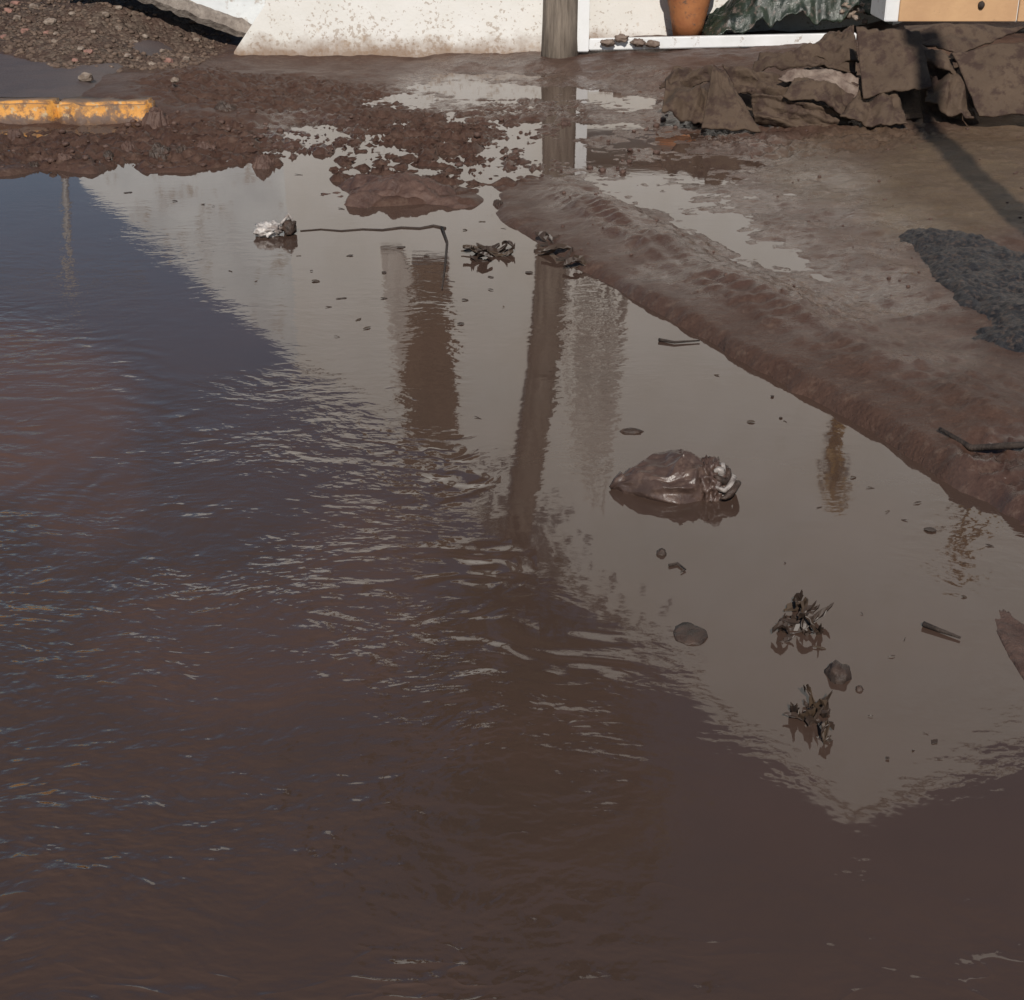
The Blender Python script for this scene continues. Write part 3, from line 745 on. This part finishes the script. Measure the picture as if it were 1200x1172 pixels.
# pale rubble on top of it
for k in range(16):
    x = random.uniform(985, 1030); y = random.uniform(4, 26)
    p = wp(x, y, 11.0 + random.uniform(0, .1)); s = random.uniform(.02, .045)
    o = put('rubble_stone', lump_mesh('rubble_stone', s * .8, s * .8, s * .6, k, .9, 2, 2), M['stone']); o.location = p
    tag(o, 'pale rubble stone on the black plastic sheet beside the tan cabinet', 'stone', 'rubble beside the tan cabinet')

# tan cabinet with white edge
CY = 10.1
c0 = wp(1036, 27, CY); c1 = wp(1225, 30, CY)
cab = tag(empty('cabinet', (c0.x, CY, c0.z)), 'tan wooden cabinet with white side edge behind the brown canvas heap', 'cabinet')
box('carcass', c0.x, c1.x + .25, CY, CY + .42, c0.z + .008, c0.z + .85, M['white'], cab, .006)
d0 = wp(1053, 23, CY - .02)
box('door', d0.x, d0.x + .78, CY - .022, CY - .002, c0.z + .012, c0.z + .82, M['tan'], cab, .003)
box('door', d0.x + .79, c1.x + .24, CY - .022, CY - .002, c0.z + .012, c0.z + .82, M['tan'], cab, .003)
kp = wp(1150, 6, CY - .03); 
o = put('knob', lump_mesh('knob', .022, .02, .026, 2, .1), M['twig'], cab); o.location = kp - Vector(cab.location); o.matrix_parent_inverse = Matrix.Identity(4)

# ================================================================== CANVAS HEAP
tarp = tag(empty('canvas_heap', (2.2, 8.6, 0.08)), 'heap of mud-caked brown canvas folded in stiff panels in front of the cabinet', 'canvas')
def patch(name, corners, nx, ny, mat, bulge=0.0, crease=0.02, freq=6.0, seed=0, thick=0.012, curl=None):
    # corners: bottom-left, bottom-right, top-right, top-left
    a, b, c, d = [np.array(q) for q in corners]
    u, v = np.meshgrid(np.linspace(0, 1, nx), np.linspace(0, 1, ny))
    P = (a[None, None] * ((1 - u) * (1 - v))[..., None] + b[None, None] * (u * (1 - v))[..., None] + c[None, None] * (u * v)[..., None] + d[None, None] * ((1 - u) * v)[..., None])
    nrm = np.cross(b - a, d - a); nrm = nrm / np.linalg.norm(nrm)
    w = np.linalg.norm(b - a); h = np.linalg.norm(d - a)
    n1 = fbm(u * w + seed * 3, v * h, freq * .6, 4, seed); n2 = np.abs(((u * math.cos(seed * 2.1) + v * math.sin(seed * 2.1)) * (1.1 + .25 * (seed % 4)) + .12 * fbm(u, v, 2, 2, seed) + seed * .37) % 1 - .5) + .5 * np.abs(((u * math.cos(seed * 1.3 + 1) + v * math.sin(seed * 1.3 + 1)) * 2.3 + .10 * fbm(u, v, 3, 2, seed + 2)) % 1 - .5) - .3
    off = bulge * np.sin(np.pi * u) * np.sin(np.pi * v) + crease * .8 * n1 + crease * .25 * fbm(u * w, v * h, 22, 3, seed + 50) - crease * 1.9 * n2
    P = P + nrm[None, None] * off[..., None]
    edge = 0.05 * fbm(u * 5 + seed, v * 5, 1.2, 3, seed + 4)
    P[..., 0] += edge * (1 - np.abs(2 * u - 1)) * 0.3 ; P[..., 2] += edge * 0.35
    if curl is not None: P = curl(P, u, v)
    o = put(name, grid_mesh(name, P[..., 0], P[..., 1], P[..., 2]), mat, tarp)
    md = o.modifiers.new('thickness', 'SOLIDIFY'); md.thickness = thick; md.offset = -1
    return o
# sheet lying low under and behind the stiff flaps
def base(u, v):
    X = 1.05 + 3.2 * u; Y = 8.52 + 0.95 * v
    ridge = 1.0 - np.abs(fbm(X, Y * .7, 3.2, 3, 15)) * 2.2
    lift = sstep(0.0, 0.45, v) * (1 - 0.35 * sstep(.75, 1, v)) * sstep(0.0, .10, u) * (1 - sstep(.97, 1, u))
    Z = 0.07 + lift * (0.05 + 0.12 * sstep(.1, .5, u) + 0.10 * np.clip(ridge, 0, 1) + 0.05 * fbm(X, Y, 11, 3, 19))
    Y = Y + 0.08 * fbm(X, Y, 4, 3, 29)
    return X, Y, Z
heap_sheet('crumpled_sheet', base, 240, 110, M['canvas'], tarp, .01)
W = wp
# triangular stiff flap at the left end, with a crumpled tail beside it
patch('flap', [W(822, 150, 8.22), W(892, 153, 8.20), W(850, 84, 8.48), W(836, 73, 8.52)], 40, 30, M['canvas'], .03, .012, 7, 3)
patch('fold', [W(776, 128, 8.40), W(828, 138, 8.36), W(834, 100, 8.58), W(782, 92, 8.62)], 40, 30, M['canvas'], .05, .07, 7, 4)
patch('fold', [W(772, 106, 8.66), W(838, 100, 8.66), W(836, 78, 8.72), W(790, 76, 8.76)], 40, 30, M['canvas'], .05, .05, 9, 6)
# folds running down from its tip
patch('fold', [W(884, 146, 8.40), W(1000, 157, 8.32), W(985, 126, 8.40), W(880, 112, 8.46)], 70, 30, M['canvas'], .06, .07, 7, 5)
patch('fold', [W(866, 108, 8.56), W(935, 122, 8.50), W(930, 92, 8.62), W(846, 74, 8.68)], 60, 30, M['canvas'], .05, .05, 8, 7)
patch('fold', [W(918, 112, 8.34), W(992, 134, 8.28), W(1006, 100, 8.48), W(934, 88, 8.56)], 60, 34, M['canvas'], .06, .045, 8, 8)
patch('fold', [W(985, 134, 8.22), W(1062, 150, 8.20), W(1050, 112, 8.44), W(1002, 108, 8.46)], 50, 34, M['canvas'], .05, .06, 8, 9)
# pale wet lip of a fold
patch('fold_lip', [W(912, 92, 8.52), W(1004, 118, 8.36), W(1008, 92, 8.50), W(930, 76, 8.60)], 60, 18, M['canvaspale'], .06, .035, 11, 10)
patch('fold', [W(880, 78, 8.80), W(1004, 84, 8.72), W(1000, 60, 8.86), W(890, 64, 8.95)], 60, 26, M['canvas'], .06, .05, 9, 11)
patch('fold', [W(940, 66, 8.82), W(1006, 78, 8.74), W(1000, 34, 9.0), W(975, 40, 9.05)], 40, 30, M['canvas'], .06, .05, 9, 12)
# upright panel, then the big right-hand panels
patch('flap', [W(1012, 114, 8.34), W(1092, 100, 8.30), W(1078, 38, 8.58), W(1003, 32, 8.62)], 50, 36, M['canvas'], .02, .014, 5, 13)
patch('flap', [W(1084, 150, 8.34), W(1150, 152, 8.30), W(1122, 70, 8.62), W(1074, 62, 8.60)], 50, 44, M['canvas'], -.05, .06, 8, 17)
patch('flap', [W(1148, 136, 8.16), W(1290, 134, 8.14), W(1290, 36, 8.48), W(1116, 60, 8.46)], 70, 44, M['canvas'], .03, .012, 4, 21)
patch('flap', [W(1062, 44, 8.62), W(1126, 62, 8.54), W(1200, 36, 8.90), W(1060, 28, 8.95)], 50, 30, M['canvas'], .05, .02, 6, 25)
patch('fold', [W(1064, 62, 8.50), W(1124, 90, 8.42), W(1116, 70, 8.52), W(1070, 44, 8.58)], 40, 14, M['canvas'], .03, .02, 8, 27)
patch('fold', [W(1085, 118, 8.30), W(1140, 140, 8.22), W(1128, 84, 8.46), W(1094, 84, 8.48)], 40, 30, M['canvas'], .05, .06, 9, 28)

# ================================================================== DARK MATTING on the bank
mat_poly = [tuple(gp(x, y, .08)[:2]) for x, y in [(1048, 262), (1080, 255), (1130, 262), (1200, 285), (1300, 315), (1330, 420), (1200, 404), (1160, 398), (1122, 386), (1122, 372), (1150, 372), (1120, 345), (1085, 318), (1075, 285)]]
mx, my = np.meshgrid(np.linspace(1.45, 3.2, 260), np.linspace(4.3, 6.9, 300))
sdm = poly_sd(mx + .05 * fbm(mx, my, 6, 3, 91), my + .08 * fbm(mx, my, 6, 3, 92), mat_poly)
mz = ground_z(mx, my) + -0.012 + 0.030 * sstep(0, .10, -sdm) + sstep(0, .06, -sdm) * (0.035 * np.abs(fbm(mx, my, 5, 4, 93)) + .010 * fbm(mx, my, 30, 2, 94))
bm_me = grid_mesh('matting', mx, my, mz)
bm = bmesh.new(); bm.from_mesh(bm_me); bm.verts.ensure_lookup_table()
kill = [bm.verts[i] for i in np.nonzero(sdm.reshape(-1) > 0)[0]]
bmesh.ops.delete(bm, geom=kill, context='VERTS'); bm.to_mesh(bm_me); bm.free()
o = put('matting', bm_me, M['mat'])
md = o.modifiers.new('thickness', 'SOLIDIFY'); md.thickness = .012; md.offset = -1
tag(o, 'dark grey crumpled matting lying on the brown mud bank', 'matting')

# ================================================================== STONES, CLODS
def gpz(px, py):
    z = .05
    for _ in range(4):
        p = gp(px, py, z); z = zat(p.x, p.y)
    return Vector((p.x, p.y, z))
stone_meshes = [lump_mesh('stone', 1, .85, .65, k + 20, .35, 1.6, 2) for k in range(5)]
for me_ in stone_meshes: me_.materials.append(M['stone'])
red_meshes = [lump_mesh('brick_piece', 1, .8, .6, k + 40, .35, 1.6, 2) for k in range(3)]
for me_ in red_meshes: me_.materials.append(M['redstone'])
def gslope(px, py):
    d = ray(px, py); lo, hi = 8.9, 16.0
    best = None
    ys = np.linspace(9.0, 16.0, 160); t = ys / d[1]
    zz = ground_z((d[0] * t)[None, :], ys[None, :])[0]; rz = H + d[2] * t
    i = int(np.argmax(zz > rz)); return Vector((d[0] * t[i], ys[i], zz[i]))
stones = [(60, 28, 7), (66, 42, 4), (64, 52, 4), (100, 93, 9), (140, 35, 5), (158, 52, 5), (150, 67, 5), (178, 77, 5), (218, 71, 5), (125, 23, 5), (140, 15, 4), (95, 60, 5), (170, 48, 4), (20, 25, 6), (40, 10, 6), (85, 18, 4), (110, 42, 4), (205, 95, 5), (190, 62, 4), (230, 48, 4)]
for k, (x, y, r_) in enumerate(stones):
    p = gslope(x, y) if not (y > 85) else gp(x, y, .13)
    o = bpy.data.objects.new('stone', stone_meshes[k % 5]); COL.objects.link(o)
    s = r_ / FPX * p.y * 1.0; o.scale = (s, s, s); o.location = p + Vector((0, 0, s * .2)); o.rotation_euler = (0, 0, k * 1.3)
    if (x, y) == (100, 93): tag(o, 'pale pinkish stone lying alone on the grey pavement above the yellow kerb', 'stone')
    else: tag(o, 'pale stone among the gravel beside the broken slab', 'stone', 'pale stones in the gravel')
for k, (x, y, r_) in enumerate([(10, 15, 7), (30, 38, 6), (5, 45, 6), (55, 40, 5), (104, 62, 6), (88, 72, 5), (198, 72, 6), (18, 5, 6)]):
    p = gslope(x, y)
    o = bpy.data.objects.new('brick_piece', red_meshes[k % 3]); COL.objects.link(o)
    s = r_ / FPX * p.y; o.scale = (s, s, s); o.location = p; o.rotation_euler = (0, 0, k)
    tag(o, 'reddish brick piece lying in the gravel slope', 'brick piece', 'brick pieces in the gravel')
# fine gravel and mud crumbs: beyond counting
def scatter(name, n, sampler, smin, smax, mat, label, cat, seed):
    r_ = np.random.default_rng(seed)
    base_ = bmesh.new(); bmesh.ops.create_icosphere(base_, subdivisions=1, radius=1.0)
    bv = np.array([v.co[:] for v in base_.verts]); bf = np.array([[v.index for v in f.verts] for f in base_.faces]); base_.free()
    X, Y = sampler(r_, n); Z = ground_z(X[None], Y[None])[0]
    ok = Z > 0.002; X, Y, Z = X[ok], Y[ok], Z[ok]; n = len(X)
    s = smin + (smax - smin) * r_.random(n) ** 2.5
    V = bv[None] * (1 + .35 * (r_.random((n, len(bv), 1)) - .5)) * (s[:, None] * np.stack([np.ones(n), .7 + .5 * r_.random(n), .5 + .3 * r_.random(n)], 1))[:, None, :]
    V = V + np.stack([X, Y, Z + s * .15], 1)[:, None, :]
    F = (bf[None] + (np.arange(n) * len(bv))[:, None, None]).reshape(-1, 3)
    m = bpy.data.meshes.new(name); V = V.reshape(-1, 3)
    m.vertices.add(len(V)); m.vertices.foreach_set('co', V.ravel().astype(np.float32))
    m.loops.add(F.size); m.loops.foreach_set('vertex_index', F.ravel().astype(np.int32))
    m.polygons.add(len(F)); m.polygons.foreach_set('loop_start', np.arange(0, F.size, 3, dtype=np.int32)); m.update(calc_edges=True)
    return tag(put(name, m, mat), label, cat, None, 'stuff')
scatter('gravel', 3600, lambda r_, n: (lambda x: (x, 9.95 + 1.15 * np.maximum(0, -x - 3.0) + 2.4 * r_.random(n) ** 1.3))(-2.2 - 2.8 * r_.random(n)), .006, .028, M['gravel'], 'fine pale gravel covering the slope behind the pavement', 'gravel', 3)
scatter('mud_crumbs', 800, lambda r_, n: (-4.2 + 5.2 * r_.random(n), 7.2 + 1.6 * r_.random(n)), .005, .026, M['clod'], 'loose dark mud crumbs along the water edge below the kerb', 'mud', 4)
scatter('mud_grit', 350, lambda r_, n: (.2 + 3.2 * r_.random(n), 5.0 + 5.2 * r_.random(n)), .004, .012, M['clod'], 'scattered grit on the wet mud flat', 'grit', 5)

# mud mounds and clods at the edge of the pool
def clod(name, px, py, rx, ry, h, seed, label, cat='mud clod', group=None, mat='clod', z=None, rough=.5):
    p = gp(px, py, 0) if z == 0 else gpz(px, py)
    if z == 0: p.z = 0
    sx = rx / FPX * p.y * 1.08; 
    o = put(name, mound_mesh(name, sx, ry, h, seed), M[mat]); o.location = p
    return tag(o, label, cat, group)
clod('mud_mound', 475, 224, 74, .26, .075, 2, 'reddish dark mud mound rising from the pool beside the thin twig')
clod('mud_clod', 525, 226, 26, .05, .045, 5, 'black wet clod on the edge of the reddish mud mound', mat='clodwet')
clod('mud_clod', 190, 205, 12, .05, .05, 6, 'dark mud clod at the waterline below the yellow kerb end', mat='clodwet')
clod('mud_clod', 308, 190, 16, .06, .05, 8, 'mud clod jutting into the pool where the pale reflection begins')
clod('mud_clod', 585, 240, 8, .06, .03, 9, 'small dark clod between the mud mound and the right bank', mat='clodwet')
clod('mud_clod', 660, 150, 14, .08, .05, 10, 'mud clod on the wet flat below the grey trunk')
clod('mud_clod', 1050, 158, 12, .05, .035, 12, 'dark clod in front of the canvas heap', mat='clodwet')
o = clod('mud_patch', 1206, 775, 44, .30, .010, 15, 'low reddish mud patch just breaking the water by the right bank', z=0)
o.location.z = -.004
clod('mud_mound', 182, 146, 17, .12, .075, 17, 'small mud mound burying the end of the yellow kerb')
for k, (x, y, r_) in enumerate([(40, 192, 9), (75, 186, 12), (128, 192, 8), (240, 176, 12), (262, 128, 14), (150, 180, 10), (215, 182, 8), (345, 204, 7), (378, 204, 8), (20, 168, 10), (100, 160, 9)]):
    clod('mud_clod', x, y, r_, .05, .035, 30 + k, 'dark mud clod on the muddy edge below the yellow kerb', group='mud clods below the kerb', mat='clod' if k % 2 else 'clodwet')

# ================================================================== FLOATING THINGS
# brown bag with gathered neck
bc = gp(792, 572, 0)
bag = tag(empty('plastic_bag', (bc.x, bc.y, 0)), 'knotted brown plastic bag floating in the puddle beside the pale reflection', 'bag')
sc_ = bc.y / FPX * 1.07                       # metres per photo pixel there
bm = bmesh.new(); bmesh.ops.create_icosphere(bm, subdivisions=6, radius=1.0)
for v in bm.verts:
    d = v.co.normalized(); x = d.x
    tap = 1.0 - .60 * max(0, -x) ** 1.5 - .12 * max(0, x) ** 2
    q = Vector((d.x * 1.7, d.y * 2.6, d.z * 2.6))
    fold = .26 * (.35 - abs(mnoise.noise(q * .9 + Vector((5, 1, 2))))) + .05 * (.3 - abs(mnoise.noise(q * 2.2))) + .012 * mnoise.noise(q * 5)
    px = (x * 54 - (16 * max(0, -x) ** 2)) * sc_ * (1 + .3 * fold)
    z = d.z * .092 * tap * (1 + fold * 1.3) + .008
    roofz = .062 + .22 * d.y * .09 + .012 * mnoise.noise(q * 1.5)     # a slack flat top towards the pointed end
    if x < .25 and z > roofz: z = roofz + (z - roofz) * (.25 + .6 * max(0, min(1, (x + .1) / .35)))
    v.co = Vector((px - 8 * sc_, d.y * 44 * sc_ * tap * (1 + fold), max(-.03, z))) + bc
from_bm('body', bm, M['bag'], bag, True)
bm = bmesh.new(); bmesh.ops.create_icosphere(bm, subdivisions=5, radius=1.0)
for v in bm.verts:
    d = v.co.normalized()
    r_ = .9 + .55 * (.35 - abs(mnoise.noise(d * 3.2 + Vector((2, 7, 1))))) + .15 * mnoise.noise(d * 7)
    v.co = Vector((d.x * 25 * sc_ * r_, d.y * 34 * sc_ * r_, max(-.02, d.z * .068 * r_ + .015))) + bc + Vector((40 * sc_, -.012, 0))
from_bm('neck', bm, M['bag'], bag, True)
for k in range(4):
    rr_ = (7 + 6 * k) * sc_
    pts_ = [bc + Vector((46 * sc_ + rr_ * math.cos(a), -.035 + rr_ * 1.25 * math.sin(a), .070 - .014 * k + .010 * math.sin(3 * a + k))) for a in np.linspace(-2.3 + k * .25, 1.1 - k * .1, 11)]
    tube('pleat', pts_, [.002, .006, .008, .009, .010, .010, .009, .008, .007, .005, .002], M['bagpale'] if k % 2 == 0 else M['clodwet'], bag, 8, .5, k)
tube('loose_end', [bc + Vector((-62 * sc_, 0, .03)), bc + Vector((-72 * sc_, -.005, .018)), bc + Vector((-80 * sc_, -.01, .006))], [.02, .012, .003], M['bag'], bag, 8, .4)

# crushed white bottle
bp = gp(318, 276, 0); s = bp.y / FPX * 1.04
bot = tag(empty('crushed_bottle', (bp.x, bp.y, 0)), 'crushed white plastic bottle floating near the muddy edge', 'bottle')
o = put('body', lump_mesh('body', 15 * s, .055, .032, 4, .45, 2.6, 4), M['bottle'], bot); o.matrix_parent_inverse = Matrix.Identity(4); o.location = (-.01, 0, .025)
o = put('neck', lump_mesh('neck', 8 * s, .04, .035, 9, .4, 2.6, 3), M['clodwet'], bot); o.matrix_parent_inverse = Matrix.Identity(4); o.location = (20 * s, .02, .03)
tube('handle_strap', [bp + Vector((12 * s, 0, .05)), bp + Vector((20 * s, .02, .085)), bp + Vector((27 * s, .03, .04))], [.007, .008, .005], M['bottle'], bot, 8)

def twig(pxs, rad, label, z=.006, group=None, branches=True):
    P = [gp(x, y, 0) + Vector((0, 0, z)) for x, y in pxs]
    root = tag(empty('twig', P[0]), label, 'twig', group)
    n = len(P); tube('stick', P, [rad * (1 - .6 * i / (n - 1)) for i in range(n)], M['twig'], root, 7, .3)
    return root
t1 = twig([(522, 268), (508, 265), (492, 268), (470, 267), (448, 270), (425, 269), (400, 271), (376, 269), (352, 271)], .006, 'long thin twig floating between bottle and mud mound', .002)
twig([(518, 268), (524, 285), (522, 310), (518, 340)], .007, 'short bent twig hanging off the long thin twig', .004)
tw = twig([(772, 400), (790, 403), (820, 401)], .006, 'short twig floating alone near the straight mud bank')
twig([(1082, 734), (1100, 741), (1125, 750)], .007, 'slanting twig floating beside the reddish clod by the bank')
P = [gpz(x, y) + Vector((0, 0, .015)) for x, y in [(1100, 508), (1140, 514), (1180, 522), (1240, 534)]]
stk = tag(empty('stick', P[0]), 'dark stick lying on the smooth mud bank', 'stick')
tube('shaft', P, [.005, .009, .010, .009], M['twig'], stk, 8, .3)

# clumps of sodden leaves
def leaf_mesh(L, W_, seed):
    r_ = random.Random(seed); n = 7
    V, F = [], []
    for i in range(n + 1):
        t = i / n; w = W_ * math.sin(math.pi * (t * .92 + .04)) ** .8 * (1 + .25 * r_.uniform(-1, 1))
        z = .012 * math.sin(t * 3 + seed) + .004 * r_.random()
        V += [(L * (t - .5), -w, z + .006), (L * (t - .5), 0, z), (L * (t - .5), w, z + .008)]
    for i in range(n):
        a_ = i * 3
        F += [(a_, a_ + 1, a_ + 4, a_ + 3), (a_ + 1, a_ + 2, a_ + 5, a_ + 4)]
    m = bpy.data.meshes.new('leaf'); m.from_pydata(V, [], F); m.materials.append(M['leafbrown'])
    return m
leaves = [leaf_mesh(1.0, .28, k) for k in range(5)]
def clump(name, px, py, items, label, cat='leaf clump'):
    c = gp(px, py, 0); root = tag(empty(name, c), label, cat)
    for k, (dx, dy, L, rot, tilt, lift) in enumerate(items):
        p = gp(px + dx, py + dy, 0)
        for j in range(3):
            m = leaves[(k + j) % 5].copy(); q = random.uniform(.55, 1.05)
            for v in m.vertices: v.co = Vector((v.co.x * L * q, v.co.y * L * random.uniform(.35, .75), v.co.z * (.5 + 1.2 * (j > 0)) + .07 * L * (v.co.x * 1.6) ** 2))
            o = bpy.data.objects.new('leaf', m); COL.objects.link(o); o.parent = root
            o.location = p - c + Vector((random.gauss(0, L * .16), random.gauss(0, L * .2), lift * .6 * (.4 + .3 * j)))
            o.rotation_euler = (tilt * random.uniform(.1, .7), -abs(tilt) * random.uniform(0, .4), rot + random.gauss(0, .9) * (j > 0))
            md = o.modifiers.new('thickness', 'SOLIDIFY'); md.thickness = .002
    return root
clump('leaf_clump', 940, 735, [(-2, -18, .07, .5, .4, .02), (10, -14, .06, 2.2, -.5, .02), (-6, 4, .08, .1, .3, .014), (10, 6, .06, 1.3, .5, .02), (-24, 12, .045, .2, .2, .01), (2, -6, .05, 2.8, -.3, .025), (18, 8, .03, .8, .9, .02)], 'ragged clump of sodden leaves floating above the round dark clod')
clump('leaf_clump', 950, 843, [(0, 2, .05, 1.4, .5, .02), (-18, -1, .05, -.1, .2, .012), (14, -6, .05, .7, .8, .02), (0, -12, .035, 1.9, -.6, .02), (20, 24, .045, -.4, .2, .008), (6, 8, .03, 2.4, .4, .014)], 'star-shaped clump of upright sodden leaves standing in the puddle')
clump('leaf_clump', 572, 298, [(-14, 2, .12, .1, .3, .02), (0, -2, .13, .4, .5, .03), (14, 0, .10, -.2, .3, .02), (24, -3, .08, .0, .2, .014), (-6, 6, .1, 2.8, -.3, .014)], 'dark leaf clump floating left of the trunk reflection')
clump('leaf_clump', 655, 292, [(-14, -6, .14, .2, .3, .014), (4, -2, .16, -.3, .4, .018), (18, 14, .12, .6, .3, .014), (0, 8, .15, -.5, .2, .012), (22, 22, .1, -.3, .4, .014)], 'brown leaf clump at the foot of the trunk reflection')
def floater(px, py, rx, ry_m, h, seed, label, mat='clodwet', group=None, name='mud_clod', cat='mud clod', rough=.25, z=0):
    p = gp(px, py, 0); sx = rx / FPX * p.y * 1.1
    o = put(name, lump_mesh(name, sx, ry_m, h, seed, rough, 1.8, 3), M[mat]); o.location = (p.x, p.y, z)
    return tag(o, label, cat, group)
floater(809, 743, 20, .045, .008, 3, 'flat round brown clod just breaking the still water', 'clodwet', rough=.3)
floater(982, 792, 15, .035, .028, 7, 'round dark clod floating between the two leaf clumps')
floater(1007, 808, 5, .01, .008, 8, 'tiny dark crumb beside the round dark clod')
floater(775, 649, 6, .014, .012, 9, 'small dark clod floating below the knotted brown bag')
floater(740, 506, 13, .014, .010, 11, 'small dark sliver floating above the knotted brown bag', name='bark_sliver', cat='bark')
twig([(784, 664), (794, 662), (803, 669), (798, 672)], .004, 'tiny curled twig floating below the knotted brown bag', .004)
flecks = [(540, 380, 5), (545, 352, 4), (560, 490, 8), (575, 325, 6), (520, 310, 5), (500, 300, 5), (450, 320, 6), (470, 290, 6), (400, 350, 6), (420, 375, 7), (430, 385, 6), (370, 330, 5), (385, 360, 4), (350, 300, 4), (410, 300, 5), (575, 340, 5), (590, 360, 4), (535, 400, 4),
          (565, 260, 6), (590, 268, 4), (610, 262, 4), (545, 270, 5), (400, 245, 6), (150, 226, 6), (238, 240, 5), (250, 242, 4), (205, 236, 4), (350, 205, 6), (270, 318, 4), (300, 330, 4), (365, 318, 4), (395, 395, 5), (450, 350, 5), (530, 330, 5), (600, 300, 5), (620, 320, 5),
          (905, 465, 6), (915, 490, 5), (920, 494, 6), (840, 440, 4), (880, 495, 5), (1000, 560, 9), (1020, 572, 8), (960, 595, 10), (1060, 610, 9), (1090, 622, 8), (1040, 600, 7), (1160, 640, 7), (1130, 660, 6), (1060, 750, 6), (1045, 770, 5), (1010, 720, 4), (1130, 700, 5), (1085, 860, 7), (1095, 870, 8), (1040, 890, 6), (960, 760, 9), (925, 745, 9), (970, 868, 8), (860, 560, 4), (1075, 590, 6), (830, 610, 3), (920, 660, 4), (1070, 880, 5), (1100, 890, 6), (1020, 840, 5)]
for k, (x, y, r_) in enumerate(flecks):
    p = gp(x, y, 0); L = 1.8 * r_ / FPX * p.y
    m = leaves[k % 5].copy(); fw = random.choice((.25, .4, .6, 1.0, 1.3)); L *= random.uniform(.45, 1.25)
    for v in m.vertices: v.co = Vector((v.co.x * L, v.co.y * L * fw, v.co.z * .12))
    o = bpy.data.objects.new('leaf_fleck', m); COL.objects.link(o); o.location = p + Vector((0, 0, .001)); o.rotation_euler = (0, 0, random.gauss(0, .6))
    md = o.modifiers.new('thickness', 'SOLIDIFY'); md.thickness = .0012
    near = y < 420
    tag(o, 'dark leaf fleck floating between the crushed bottle and the trunk reflection' if near else 'dark leaf fleck floating in the still water below the straight bank', 'leaf', 'leaf flecks by the bottle' if near else 'leaf flecks below the bank')
